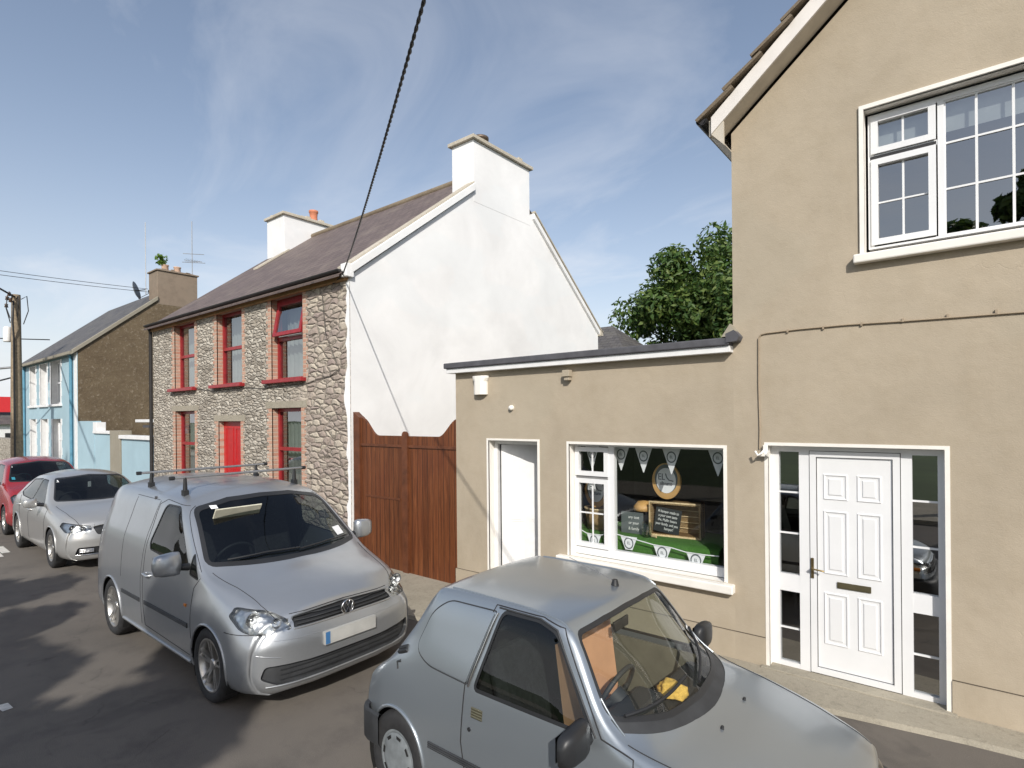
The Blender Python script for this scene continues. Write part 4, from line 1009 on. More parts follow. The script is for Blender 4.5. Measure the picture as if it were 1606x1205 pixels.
m = MB(); m.tube([(-8.34, 5.74, 5.03), (-8.5, 5.8, 4.95), (-8.75, 5.82, 4.9)], .02, 6); 
tag(m.build('cable', M['black']), 'short black cable end curling under the eaves at the stone house corner', 'cable')
wire('overhead_wire', [(-26.68, 4.6, 6.95), (-14, -3.9, 9.6)], .035, 'wire rising steeply to the left edge from the top of the wooden pole', sag=.3)
wire('overhead_wire', [(-25.4, 8.4, 7.6), (-22, -3.5, 6.9)], .009, 'double thin wire from the brown chimney to the left edge of the photo', sag=.15)
wire('overhead_wire', [(-25.4, 8.4, 7.72), (-22, -3.5, 7.05)], .009, 'upper one of the two thin wires meeting at the brown chimney', sag=.15)
wire('overhead_wire', [(-27.4, 5.7, 5.6), (-40, -3.5, 6.6)], .02, 'thin level wire crossing behind the pole below its top', sag=.1)
wire('overhead_wire', [(-26.8, 4.6, 4.1), (-44, 0, 2.6)], .03, 'short slanting wire low on the left of the wooden pole', sag=.1)
m = MB(); m.box(-42.4, -41.2, 6.1, 6.4, 5.25, 5.4); m.tube([(-40.5, 7.0, 5.45), (-41.2, 6.3, 5.35)], .06, 6); m.tube([(-40.5, 7.0, 5.45), (-40.5, 7.0, 0)], .08, 8)
tag(m.build('street_lamp', M['galv']), 'street lamp head reaching in from the far left behind the pole', 'street lamp')
fb = thing('shop_building', (-60, 9.7, 0), 'small white building with a red sign board at the far left end of the street', 'building')
m = MB(); m.box(-70, -60, 8.0, 12.2, -.1, 2.2); m.build('wall', M['whitepaint'], fb)
m = MB(); m.add([(-59.6, 7.8, 2.2), (-59.6, 12.4, 2.2), (-62.5, 12.4, 3.5), (-62.5, 7.8, 3.5)], [(0, 1, 2, 3)], 0, False, [[(0, 0), (4.6, 0), (4.6, 3), (0, 3)]]); m.build('roof', M['slate_dark'], fb)
m = MB(); m.box(-61.2, -61, 7.9, 10.6, 3.2, 4.45); m.build('sign_board', M['signred'], fb)
m = MB(); m.box(-60.05, -59.95, 9.6, 10.4, .2, 1.5); m.build('window', M['black'], fb)
m = MB(); m.box(-46, -36, 6.6, 7.1, -.1, 1.5)
tag(m.build('stone_wall', M['stone'], None), 'low rubble wall at the far left beside the pole foot', 'wall')
# ------------------------------------------------------------------ cars
def pchip(xs, ys):
    n = len(xs); h = [xs[i + 1] - xs[i] for i in range(n - 1)]; d = [(ys[i + 1] - ys[i]) / h[i] for i in range(n - 1)]
    m = [0] * n
    if n == 2: m = [d[0], d[0]]
    else:
        for i in range(1, n - 1):
            if d[i - 1] * d[i] <= 0: m[i] = 0
            else:
                w1 = 2 * h[i] + h[i - 1]; w2 = h[i] + 2 * h[i - 1]; m[i] = (w1 + w2) / (w1 / d[i - 1] + w2 / d[i])
        m[0] = d[0]; m[-1] = d[-1]
    def f(x):
        if x <= xs[0]: return ys[0]
        if x >= xs[-1]: return ys[-1]
        i = 0
        while x > xs[i + 1]: i += 1
        t = (x - xs[i]) / h[i]; a = 2 * t ** 3 - 3 * t * t + 1; b = t ** 3 - 2 * t * t + t; c = -2 * t ** 3 + 3 * t * t; e = t ** 3 - t * t
        return a * ys[i] + b * h[i] * m[i] + c * ys[i + 1] + e * h[i] * m[i + 1]
    return f
class Car:
    """body surface in real metres: x back from the nose, y to the driver's (right) side, z up"""
    def __init__(s, spec, nose, yc, root):
        s.sx, s.sy, s.sz = spec.get('scale', (.912, .912, 1.05)); s.sp = spec; s.nose = nose; s.yc = yc; s.root = root
        P = {k: pchip([a for a, _ in v], [b for _, b in v]) for k, v in spec['keys'].items()}
        s.P = P; L = spec['L']; s.L = L
        xs = [0]; st = spec.get('step', .045)
        while xs[-1] < L - st * .6: xs.append(xs[-1] + st)
        xs.append(L)
        def half(x):
            zt, ye, ze, yb, zb, ym, zm, yl, zl, ys, zs = [P[k](x) for k in ('zt', 'ye', 'ze', 'yb', 'zb', 'ym', 'zm', 'yl', 'zl', 'ys', 'zs')]
            pw = 2.3; c = [(0, zt)]
            for f in (.3, .58, .8, .93): c.append((ye * f, zt - (zt - ze) * f ** pw))
            c.append((ye, ze))
            dy, dz = yb - ye, zb - ze; gb = spec.get('bulge', .02)
            c.append((ye + dy * .12 + gb * .6, ze + dz * .07))
            c.append((ye + dy * .5 + gb, ze + dz * .5)); c.append((yb, zb)); c.append((ym, zm)); c.append((yl, zl)); c.append((ys, zs)); c.append((ys - .07, zs - .03)); c.append((0, zs - .03))
            t = [0]
            for a, b in zip(c, c[1:]): t.append(t[-1] + max(1e-4, math.hypot(a[0] - b[0], a[1] - b[1])))
            fy = pchip(t, [a for a, _ in c]); fz = pchip(t, [b for _, b in c]); out = []
            sub = [3, 3, 3, 3, 2, 2, 4, 4, 4, 4, 3, 1, 2]
            for k, n in enumerate(sub):
                for i in range(n): u = lerp(t[k], t[k + 1], i / n); out.append((fy(u), fz(u)))
            out.append(c[-1]); return out
        nz, rz = spec['nosef'], spec['tailf']; F0 = spec.get('nfade', .7)
        def warp(x, y, z):
            X = x
            if x < F0: X += nz(abs(y), z) * (1 - x / F0) ** 2
            if x > L - F0: X -= rz(abs(y), z) * (1 - (L - x) / F0) ** 2
            return X
        rings = []
        h0 = half(0); zc = (h0[0][1] + h0[-1][1]) / 2
        def capr(hh, x0, sgn, f):
            z_c = (hh[0][1] + hh[-1][1]) / 2; rr = []
            for t, dx in ((0, 0), (.25, 0), (.5, 0), (.7, 0), (.82, .0), (.9, .004), (.95, .012), (.985, .028)):
                rr.append([(x0 + sgn * (f(abs(y * t), z_c + (z - z_c) * t) + dx), y * t, z_c + (z - z_c) * t) for y, z in hh])
            return rr
        full = lambda r: [(x, -y, z) for x, y, z in r[::-1]][:-1] + r
        front = capr(h0, 0, 1, nz)
        for r in front: rings.append(r)
        for x in xs:
            hh = half(x); add = .05 if x == 0 else 0
            rr = []
            for y, z in hh:
                rr.append((warp(x, y, z) + (add if x == 0 else 0), y, z))
            rings.append(rr)
        hl = half(L)
        for r in capr(hl, L, -1, rz)[::-1]: rings.append(r)
        # order of full ring: start bottom centre -y side ... top ... bottom centre +y
        def fullring(r):
            left = [(x, -y, z) for x, y, z in r[::-1]]     # bottom -> top, y<0
            return left + r[1:]                             # then top -> bottom, y>0
        G = [fullring(r) for r in rings]; n = len(G[0])
        bm = bmesh.new(); V = [[bm.verts.new(p) for p in g] for g in G]
        for i in range(len(V) - 1):
            for j in range(n - 1):
                try: bm.faces.new((V[i][j], V[i + 1][j], V[i + 1][j + 1], V[i][j + 1]))
                except ValueError: pass
        bmesh.ops.remove_doubles(bm, verts=bm.verts, dist=2e-4)
        bmesh.ops.dissolve_degenerate(bm, dist=1e-4, edges=bm.edges)
        bmesh.ops.recalc_face_normals(bm, faces=bm.faces)
        for f in bm.faces: f.smooth = True
        s.bm = bm; s.reg = bm.faces.layers.int.new('reg'); s.names = {}; s.nreg = 0
        s.bvh = BVHTree.FromBMesh(bm)
    def W(s, p):
        g = s.sp.get('remap'); px_ = g(p[0]) if g else p[0]
        return Vector((s.nose - px_ * s.sx, s.yc - p[1] * s.sy, p[2] * s.sz))
    AX = {'xz': (0, 2, 1), 'yz': (1, 2, 0), 'xy': (0, 1, 2)}
    def cut(s, poly, axes, filt, name):
        a0, a1, a2 = s.AX[axes]; bm = s.bm; n = len(poly)
        ok = [f for f in bm.faces if filt(f.calc_center_median(), f.normal)]
        x0, x1 = min(p[0] for p in poly) - .02, max(p[0] for p in poly) + .02; z0, z1 = min(p[1] for p in poly) - .02, max(p[1] for p in poly) + .02
        cand = set(f for f in ok if any(x0 < v.co[a0] < x1 and z0 < v.co[a1] < z1 for v in f.verts) or (x0 < f.calc_center_median()[a0] < x1 and z0 < f.calc_center_median()[a1] < z1))
        tag_l = s.reg
        for i in range(n):
            p, q = poly[i], poly[(i + 1) % n]
            bx0, bx1 = min(p[0], q[0]) - .005, max(p[0], q[0]) + .005; bz0, bz1 = min(p[1], q[1]) - .005, max(p[1], q[1]) + .005
            fs = []
            for f in cand:
                if not f.is_valid: continue
                us = [v.co[a0] for v in f.verts]; vs = [v.co[a1] for v in f.verts]
                if max(us) < bx0 or min(us) > bx1 or max(vs) < bz0 or min(vs) > bz1: continue
                fs.append(f)
            if not fs: continue
            d = (q[0] - p[0], q[1] - p[1]); no = Vector((0, 0, 0)); no[a0] = -d[1]; no[a1] = d[0]
            co = Vector((0, 0, 0)); co[a0] = p[0]; co[a1] = p[1]
            if no.length < 1e-9: continue
            geom = set(fs)
            for f in fs: geom.update(f.edges); geom.update(f.verts)
            before = set(fs)
            res = bmesh.ops.bisect_plane(bm, geom=list(geom), dist=1e-5, plane_co=co, plane_no=no.normalized())
            cand.update(g for g in res['geom'] if isinstance(g, bmesh.types.BMFace))
            for e in res['geom_cut']:
                if isinstance(e, bmesh.types.BMEdge): cand.update(e.link_faces)
        s.nreg += 1; s.names[s.nreg] = name
        def inside(u, v):
            c = False; j = n - 1
            for i in range(n):
                if (poly[i][1] > v) != (poly[j][1] > v) and u < (poly[j][0] - poly[i][0]) * (v - poly[i][1]) / (poly[j][1] - poly[i][1]) + poly[i][0]: c = not c
                j = i
            return c
        cnt = 0
        for f in bm.faces:
            c = f.calc_center_median()
            if x0 < c[a0] < x1 and z0 < c[a1] < z1 and filt(c, f.normal) and inside(c[a0], c[a1]): f[s.reg] = s.nreg; cnt += 1
        return s.nreg
    def extract(s, rid, name, mat, parent=None, inset=0, keep=False, side=None, thick=0):
        """faces of a region as a mesh of their own, moved `inset` inwards"""
        fs = [f for f in s.bm.faces if f[s.reg] == rid and (side is None or side(f.calc_center_median()))]
        vm = {}; vs = []; faces = []
        for f in fs:
            ids = []
            for v in f.verts:
                if v not in vm: vm[v] = len(vs); vs.append(v.co - v.normal * inset)
                ids.append(vm[v])
            faces.append(ids)
        me = bpy.data.meshes.new(name); me.from_pydata([tuple(s.W(p)) for p in vs], [], faces); me.materials.append(mat)
        for p in me.polygons: p.use_smooth = True
        o = link(name, me, parent if parent is not None else s.root)
        if thick:
            md = o.modifiers.new('s', 'SOLIDIFY'); md.thickness = thick; md.offset = -1
        return o
    def seal_rim(s, rid, w=.006):
        """strip joining the region border down to its inset level"""
        mb = MB()
        for e in s.bm.edges:
            r = [f[s.reg] == rid for f in e.link_faces]
            if len(r) == 2 and r[0] != r[1]:
                a, b = e.verts; mb.add([s.W(a.co), s.W(b.co), s.W(b.co - b.normal * w), s.W(a.co - a.normal * w)], [(0, 1, 2, 3)])
        return mb
    def hit(s, p, d):
        r = s.bvh.ray_cast(Vector(p), Vector(d)); return (r[0], r[1]) if r[0] is not None else (None, None)
    def project(s, pts, axis, sgn, step=.03, off=0):
        """drape a 2D polyline on the body; axis 'y' = from the side, 'x' = from the front, 'z' = from above"""
        out = []
        for (a, b) in zip(pts, pts[1:]):
            n = max(1, int(math.hypot(a[0] - b[0], a[1] - b[1]) / step))
            for i in range(n + (b is pts[-1])):
                u, v = lerp(a[0], b[0], i / n), lerp(a[1], b[1], i / n)
                if axis == 'y': h, nn = s.hit((u, 3 * sgn, v), (0, -sgn, 0))
                elif axis == 'x': h, nn = s.hit((-2, u, v), (1, 0, 0))
                else: h, nn = s.hit((u, v, 4), (0, 0, -1))
                if h is not None: out.append(h + nn * off)
        return out
    def line(s, mb, pts, axis, sgn=1, r=.003, off=0, n=5):
        P = s.project(pts, axis, sgn, off=off)
        run = []
        for p in P:
            if run and (p - run[-1]).length > .046:
                if len(run) > 4: mb.tube([s.W(q) for q in run], r * .98, n)
                run = []
            if not run or (p - run[-1]).length > 1e-4: run.append(p)
        if len(run) > 2: mb.tube([s.W(q) for q in run], r * .98, n)
    def body(s, mat, skip=()):
        """everything not cut out"""
        s.bm.faces.ensure_lookup_table()
        fs = [f for f in s.bm.faces if f[s.reg] == 0]
        vm = {}; vs = []; faces = []
        for f in fs:
            ids = []
            for v in f.verts:
                if v not in vm: vm[v] = len(vs); vs.append(v.co)
                ids.append(vm[v])
            faces.append(ids)
        me = bpy.data.meshes.new('body'); me.from_pydata([tuple(s.W(p)) for p in vs], [], faces); me.materials.append(mat)
        for p in me.polygons: p.use_smooth = True
        return link('body', me, s.root)
def rounded(pts, r, n=5):
    out = []; N_ = len(pts)
    for i in range(N_):
        p0, p1, p2 = Vector(pts[i - 1]), Vector(pts[i]), Vector(pts[(i + 1) % N_])
        rr = r[i] if hasattr(r, '__len__') else r
        a = (p0 - p1); b = (p2 - p1); la, lb = a.length, b.length; q = min(rr, la * .45, lb * .45)
        A = p1 + a.normalized() * q; B = p1 + b.normalized() * q
        if q < 1e-4: out.append(tuple(p1)); continue
        for k in range(n + 1): t = k / n; out.append(tuple(A.lerp(p1, t).lerp(p1.lerp(B, t), t)))
    return out
def circle(cx, cz, r, n=32): return [(cx + r * math.cos(2 * math.pi * i / n), cz + r * math.sin(2 * math.pi * i / n)) for i in range(n)]
def offset(poly, d):
    n = len(poly); out = []; area = sum(poly[i - 1][0] * poly[i][1] - poly[i][0] * poly[i - 1][1] for i in range(n)); sg = 1 if area > 0 else -1
    for i in range(n):
        p0, p1, p2 = Vector(poly[i - 1]), Vector(poly[i]), Vector(poly[(i + 1) % n]); a = (p1 - p0).normalized(); b = (p2 - p1).normalized()
        na = Vector((a.y, -a.x)) * sg; nb = Vector((b.y, -b.x)) * sg; m = (na + nb); m = m / max(.3, m.length_squared) * 2 * .5 * 2 if m.length > 1e-6 else na
        m = (na + nb); m = m / max(.6, m.dot(na)) if m.length > 1e-6 else na
        out.append((p1.x + m.x * d, p1.y + m.y * d))
    return out
def paint(name, col, dirt=(.25, .23, .2), damt=.25, rough=.32, metal=.55, coat=.6):
    n = N(name); v = n.co(); a = n.noise(v, 2.2, 6, .65, .6); b = n.noise(v, 40, 4, .7)
    sp = n.n.new('ShaderNodeSeparateXYZ'); tc = n.co(); n.t.links.new(tc, sp.inputs[0])
    low = n.n.new('ShaderNodeMapRange'); low.inputs[1].default_value = .75; low.inputs[2].default_value = .15; n.t.links.new(sp.outputs[2], low.inputs[0])
    dm = n.math('MULTIPLY', n.math('ADD', n.math('MULTIPLY', n.ramp(a, [(.35, 0), (.85, 1)]), .35), n.math('MULTIPLY', low.outputs[0], n.ramp(b, [(.3, .5), (.7, 1)]))), damt, True)
    n.set(n.b.inputs['Base Color'], n.mix(dm, col, dirt))
    n.set(n.b.inputs['Roughness'], n.math('ADD', n.math('MULTIPLY', dm, .6), rough, True))
    n.b.inputs['Metallic'].default_value = metal; n.b.inputs['Coat Weight'].default_value = coat; n.b.inputs['Coat Roughness'].default_value = .12
    return n.m
def headmat():
    n = N('lamp_reflector'); v = n.co(scale=(1, 1, 1)); vo = n.n.new('ShaderNodeTexVoronoi'); vo.inputs['Scale'].default_value = 22; n.t.links.new(v, vo.inputs['Vector'])
    c = n.ramp(vo.outputs['Distance'], [(.1, .85), (.5, .55)]); n.bump(vo.outputs['Distance'], .35, .01)
    return n.fin(c, .3, 1.)
M['reflector'] = headmat()
M['amber'] = plain('amber_lens', (.55, .18, .02), .25)
M['seatdark'] = plain('dark_seat_fabric', (.035, .034, .036), .9, var=.3, scale=30)
M['tan'] = plain('tan_seat_cover', (.62, .33, .19), .8, var=.08, scale=6)
M['dash'] = plain('dash_plastic', (.030, .032, .034), .6, var=.2)
M['liner'] = plain('wheel_well_black', (.008, .008, .008), .95)

def wheel(car, x, y, r, w, rimr, style, name='wheel'):
    """y = outer face of the tyre, car coordinates; sign of y gives the side"""
    sg = 1 if y > 0 else -1
    c = (x, y - sg * w / 2, r)
    def Wm(rad, h, a): return car.W((c[0] + rad * math.cos(a), c[1] + sg * h, c[2] + rad * math.sin(a)))
    def lathe(mb, prof, n=48):
        vs = [Wm(rr, h, 2 * math.pi * k / n) for rr, h in prof for k in range(n)]
        mb.add(vs, [(i * n + k, i * n + (k + 1) % n, (i + 1) * n + (k + 1) % n, (i + 1) * n + k) for i in range(len(prof) - 1) for k in range(n)], 0, True)
    root = bpy.data.objects.new(name, None); C.objects.link(root); root.parent = car.root; root.location = car.W((x, y, r)) - world_loc(car.root)
    h = w / 2
    mb = MB(); lathe(mb, [(rimr, -h * .9), (r - .03, -h), (r - .008, -h * .85), (r, -h * .5), (r, h * .5), (r - .006, h * .8), (r - .03, h * .98), (r - .06, h * 1.0), (rimr + .012, h * .93), (rimr, h * .86)])
    for rr in (r - .001,):
        for q in (-.35, 0, .35): lathe(mb, [(rr + .0015, h * (q - .03)), (rr - .007, h * q), (rr + .0015, h * (q + .03))], 48)
    mb.build('tyre', M['rubber'], root)
    mb = MB(); lathe(mb, [(rimr, h * .88), (rimr - .012, h * .9), (rimr - .02, h * .84), (rimr - .03, h * .3), (rimr - .03, -h * .8), (rimr, -h * .9)])
    if style == 'cover':   # pressed steel wheel with a worn plastic cover
        lathe(mb, [(rimr - .02, h * .84), (rimr - .035, h * .93), (rimr * .66, h * 1.0), (rimr * .55, h * 1.02), (rimr * .2, h * 1.05), (0, h * 1.05)])
    mb.build('rim', M['alloy'] if style != 'cover' else M['hubcap'], root)
    mb = MB()
    if style == 'cover':
        for k in range(8):
            a = 2 * math.pi * k / 8 + .2
            pr = [(rimr * .72, a - .16), (rimr * .84, a - .17), (rimr * .84, a + .17), (rimr * .72, a + .16)]
            mb.add([Wm(rr, h * 1.0, aa) for rr, aa in pr], [(0, 1, 2, 3)])
        mb.build('vent_slot', M['liner'], root)
    else:
        ns = 5 if style == 'five' else 7
        for k in range(ns):
            a0 = 2 * math.pi * k / ns + .3
            for da in (-.13, .13):
                P = []
                for f, wd, hh in ((.12, .035, .55), (.5, .022, .72), (.8, .018, .82), (.94, .024, .88)):
                    rr = rimr * f; aa = a0 + da * (1.15 if f > .3 else .6)
                    P.append((rr, aa, wd, hh))
                vs = []
                for rr, aa, wd, hh in P:
                    for e in (-1, 1):
                        for dp in (0, -.035):
                            vs.append(Wm(math.hypot(rr, e * wd * .5), h * hh + dp, aa + math.atan2(e * wd * .5, rr)))
                fs = []
                for i in range(3):
                    b = i * 4; fs += [(b, b + 2, b + 6, b + 4), (b, b + 4, b + 5, b + 1), (b + 2, b + 3, b + 7, b + 6)]
                mb.add(vs, fs)
        lathe(mb, [(.05, h * .5), (.048, h * .64), (.035, h * .68), (0, h * .69)], 20)
        mb.build('spoke', M['alloy'], root)
        mb = MB(); lathe(mb, [(rimr * .62, -h * .1), (.05, -h * .05), (.05, h * .1)], 24); mb.build('brake_disc', M['galv'], root)
    return root
M['hubcap'] = plain('worn_hubcap', (.22, .24, .25), .5, metal=.3, var=.25, scale=12)

def arches(car, xs_, r, cz, w, bodymat, ymin=.5):
    ids = []
    for x in xs_:
        ids.append(car.cut(circle(x, cz, r, 40), 'xz', lambda c, n: abs(c.y) > ymin and c.z < cz + r + .1, 'arch'))
    lip = MB(); well = MB()
    for x in xs_:
        for sg in (1, -1):
            pts = [(x + r * math.cos(t), cz + r * math.sin(t)) for t in [R(-18) + R(216) * i / 44 for i in range(45)]]
            P = [car.hit((u, 3 * sg, v), (0, -sg, 0))[0] for u, v in pts]
            Q = [p for p in P if p is not None and abs(p.y) > ymin]
            if len(Q) > 2: lip.tube([car.W(p) for p in Q], .012, 6)
            ring = [(x + (r + .015) * math.cos(t), cz + (r + .015) * math.sin(t)) for t in [R(-30) + R(240) * i / 24 for i in range(25)]]
            y0, y1 = sg * (w - .03), sg * (w - .36)
            vs = [car.W((u, y, v)) for u, v in ring for y in (y0, y1)]
            well.add(vs, [(2 * i, 2 * i + 2, 2 * i + 3, 2 * i + 1) for i in range(24)])
            well.add([car.W((u, y1, v)) for u, v in ring], [tuple(range(25))])
    lip.build('arch_lip', bodymat, car.root); well.build('wheel_well', M['liner'], car.root)
def cbox(car, mb, x0, x1, y0, y1, z0, z1, mi=0, rot=0):
    vs = []
    cx, cz = (x0 + x1) / 2, z0
    for x in (x0, x1):
        for y in (y0, y1):
            for z in (z0, z1):
                dx, dz = x - cx, z - cz; vs.append(car.W((cx + dx * math.cos(rot) + dz * math.sin(rot), y, cz - dx * math.sin(rot) + dz * math.cos(rot))))
    mb.add(vs, [(0, 1, 3, 2), (4, 6, 7, 5), (0, 4, 5, 1), (2, 3, 7, 6), (0, 2, 6, 4), (1, 5, 7, 3)], mi)
def seat(car, x, y, z, mat, w=.48):
    root = bpy.data.objects.new('seat', None); C.objects.link(root); root.parent = car.root; root.location = car.W((x, y, z)) - world_loc(car.root)
    m = MB(); cbox(car, m, x - .25, x + .25, y - w / 2, y + w / 2, z, z + .14, rot=R(6)); m.build('cushion', mat, root, .04)
    m = MB(); cbox(car, m, x + .19, x + .31, y - w / 2, y + w / 2, z + .10, z + .66, rot=R(20)); m.build('backrest', mat, root, .045)
    m = MB(); cbox(car, m, x + .42, x + .50, y - .13, y + .13, z + .70, z + .88, rot=R(14)); m.build('headrest', mat, root, .035)
def steering(car, x, y, z, r=.185, tilt=R(28)):
    Mw = Matrix.Translation((x, y, z)) @ Matrix.Rotation(-tilt, 4, 'Y')
    def P(ang, rr, h=0): p = Mw @ Vector((h, rr * math.cos(ang), rr * math.sin(ang))); return car.W(p)
    m = MB(); m.tube([P(2 * math.pi * i / 36, r) for i in range(37)], .014, 8)
    for a in (R(0), R(180), R(250), R(290)): m.tube([P(a, .03, -.02), P(a, r)], [.022, .014], 6)
    m.tube([P(0, 0, -.0), P(0, 0, -.06)], .065, 14); m.tube([P(0, 0, -.05), P(0, 0, -.4)], .03, 8)
    m.build('steering_wheel', M['dash'], car.root)
def mirror(car, x, y, z, sg, mat, s=(.09, .22, .15), arm=.09, shape=1.):
    m = MB()
    yo = y + sg * (arm + s[1] / 2)
    secs = []
    for f in (-1, -.82, -.4, 0, .4, .82, 1):
        k = math.sqrt(max(.10, 1 - abs(f) ** 5)); yy = yo + f * s[1] / 2; ring = []
        for i in range(16):
            a = 2 * math.pi * i / 16; ca, sa = math.cos(a), math.sin(a)
            ring.append(car.W((x + s[0] / 2 * k * (abs(ca) ** .55) * (1 if ca > 0 else -1) * (1 if ca < 0 else .45), yy, z + s[2] / 2 * (k * .4 + .6 if abs(f) < .9 else k) * (abs(sa) ** .5) * (1 if sa > 0 else -1) * (1.05 - .12 * f * sg))))
        secs.append(ring)
    vs = [p for r_ in secs for p in r_]
    m.add(vs, [(i * 16 + k, i * 16 + (k + 1) % 16, (i + 1) * 16 + (k + 1) % 16, (i + 1) * 16 + k) for i in range(6) for k in range(16)] + [tuple(range(16)), tuple(range(96, 112))], 0, True)
    o = m.build('door_mirror', mat, car.root)
    m = MB(); m.tube([car.W((x + .01, y - sg * .03, z - s[2] * .3)), car.W((x, yo - sg * s[1] * .35, z - s[2] * .2))], [.035, .028], 8); m.build('mirror_arm', M['black'], o)
    m = MB(); q = s[1] * .42; e = s[2] * .40; xx = x + s[0] * .24
    m.add([car.W((xx, yo - q, z - e)), car.W((xx, yo + q, z - e)), car.W((xx, yo + q, z + e)), car.W((xx, yo - q, z + e))], [(0, 1, 2, 3)]); m.build('mirror_glass', M['chrome'], o)
def chassis(car, x0, x1, w, z0, z1):
    m = MB(); cbox(car, m, x0, x1, -w, w, z0, z1); m.build('underbody', M['liner'], car.root)
def wscreen(car, poly, x0, x1, gmat, name='windscreen', nf=None, seal=.022):
    nf = nf or (lambda n: n.x < -.1 or n.z > .2)
    F = lambda c, n: x0 < c.x < x1 and nf(n)
    rs = car.cut(offset(poly, seal), 'yz', F, 'seal'); rg = car.cut(poly, 'yz', F, 'glass')
    so = car.extract(rs, name, M['black'], inset=.001)
    car.extract(rg, 'pane', gmat, so, inset=.004); car.seal_rim(rg, .005).build('seal', M['black'], so)
    return so
def swindow(car, poly, gmat, seal=.016, ymin=.35, name='side_window', sealmat=None, both=True):
    F = lambda c, n: abs(c.y) > ymin and abs(n.y) > .3
    rs = car.cut(offset(poly, seal), 'xz', F, 'seal'); rg = car.cut(poly, 'xz', F, 'glass')
    for sg in (1, -1):
        sd = lambda c, sg=sg: c.y * sg > 0
        so = car.extract(rs, name, sealmat or M['black'], inset=.001, side=sd)
        car.extract(rg, 'pane', gmat, so, inset=.005, side=sd)
def lamp(car, poly, x1, name='headlight', bowls=(), side=1, ymin=0):
    """front view polygon given for y>0, made on both sides"""
    for sg in (1, -1):
        pl = [(u * sg, v) for u, v in poly]
        r = car.cut(pl, 'yz', lambda c, n: c.x < x1 and c.y * sg > ymin and n.x < -.02, 'lamp')
        o = car.extract(r, name, M['reflector'], inset=.035)
        car.seal_rim(r, .036).build('housing', M['black'], o)
        car.extract(r, 'lens', M['lens'], o, inset=.002)
        for (by, bz, br) in bowls:
            h, nn = car.hit((-2, by * sg, bz), (1, 0, 0))
            if h is None: continue
            c0 = h + Vector((.03, 0, 0)); m = MB()
            for k in range(4): pass
            pr = [(br, -.022), (br * .95, -.005), (br * .75, .012), (br * .4, .028), (.012, .034), (.012, .0), (0, -.002)]
            n = 20; vs = [car.W((c0.x + hh, c0.y + rr * math.cos(2 * math.pi * k / n), c0.z + rr * math.sin(2 * math.pi * k / n))) for rr, hh in pr for k in range(n)]
            m.add(vs, [(i * n + k, i * n + (k + 1) % n, (i + 1) * n + (k + 1) % n, (i + 1) * n + k) for i in range(len(pr) - 1) for k in range(n)], 0, True)
            m.build('lamp_bowl', M['reflector'], o)
M['lens'] = glass('lamp_lens', (.9, .92, .92), ior=1.5)
def wiper(car, pts, name='wiper'):
    """pts: list of (y,z) front view, draped on the glass"""
    P = car.project(pts, 'x', 1, .04, off=.018)
    if len(P) < 2: return
    m = MB(); m.tube([car.W(p) for p in P], .009, 6); m.build(name, M['black'], car.root)

# ---- silver panel van
def carroot(label, nose, yc, L, name='parked_car', cat='car', group=None):
    return thing(name, (nose - L * .912 / 2, yc, 0), label, cat, group)
VL = 4.29
vr = carroot('silver panel van with roof bars and a round chrome nose badge, parked before the gate', -4.37, 3.065, VL, 'parked_van', 'van')
W2 = .897
vspec = dict(L=VL, step=.05, scale=(.943, 1.03, 1.0), bulge=.025,
  nosef=lambda y, z: .24 * (y / .9) ** 3.6 + (.02 if z > .55 else .02) + .10 * max(0, (z - .60)) / .3 * 1.0 + max(0, .28 - z) * .35,
  tailf=lambda y, z: .05 * (y / .9) ** 4 + .10 * max(0, z - 1.0) ** 1.5,
  keys=dict(
   zt=[(0, .80), (.08, .865), (.3, .96), (.6, 1.05), (.86, 1.12), (.92, 1.155), (1.3, 1.40), (1.68, 1.635), (1.78, 1.69), (2.1, 1.775), (2.6, 1.81), (3.6, 1.80), (4.1, 1.76), (VL, 1.66)],
   ye=[(0, .60), (.25, .66), (.6, .70), (1.05, .785), (1.15, .79), (1.75, .695), (2.2, .67), (3.8, .66), (VL, .60)],
   ze=[(0, .74), (.3, .90), (.6, .975), (1.0, 1.06), (1.12, 1.12), (1.75, 1.58), (2.0, 1.66), (2.6, 1.70), (3.8, 1.69), (4.25, 1.65), (VL, 1.55)],
   yb=[(0, .74), (.3, .80), (.8, .845), (1.2, .862), (2, .868), (3.8, .865), (VL, .80)],
   zb=[(0, .66), (.3, .80), (.8, .93), (1.2, 1.0), (2.2, 1.08), (3.8, 1.12), (VL, 1.10)],
   ym=[(0, .80), (.3, .86), (.8, .89), (1.2, W2), (3.8, W2), (VL, .84)],
   zm=[(0, .54), (.4, .64), (1.2, .70), (VL, .72)],
   yl=[(0, .81), (.3, .87), (1.0, .89), (3.8, .89), (VL, .84)],
   zl=[(0, .38), (VL, .40)],
   ys=[(0, .74), (.3, .82), (1.0, .86), (3.8, .86), (VL, .82)],
   zs=[(0, .22), (.3, .21), (1.2, .24), (VL, .27)]))
van = Car(vspec, -4.37, 3.065, vr)
M['vanpaint'] = paint('dusty_silver_van_paint', (.42, .44, .465), dirt=(.22, .215, .195), damt=.40, rough=.30, metal=.7)
P_ = M['vanpaint']
arches(van, (.87, .87 + 2.682), .352, .335, W2, P_)
wscreen(van, rounded([(-.745, 1.165), (-.38, 1.152), (0, 1.146), (.38, 1.152), (.745, 1.165), (.645, 1.575), (.33, 1.64), (0, 1.652), (-.33, 1.64), (-.645, 1.575)], [.03, 0, 0, 0, .03, .05, 0, 0, 0, .05], 4), .85, 1.95, M['carglass_dark'], seal=.035)
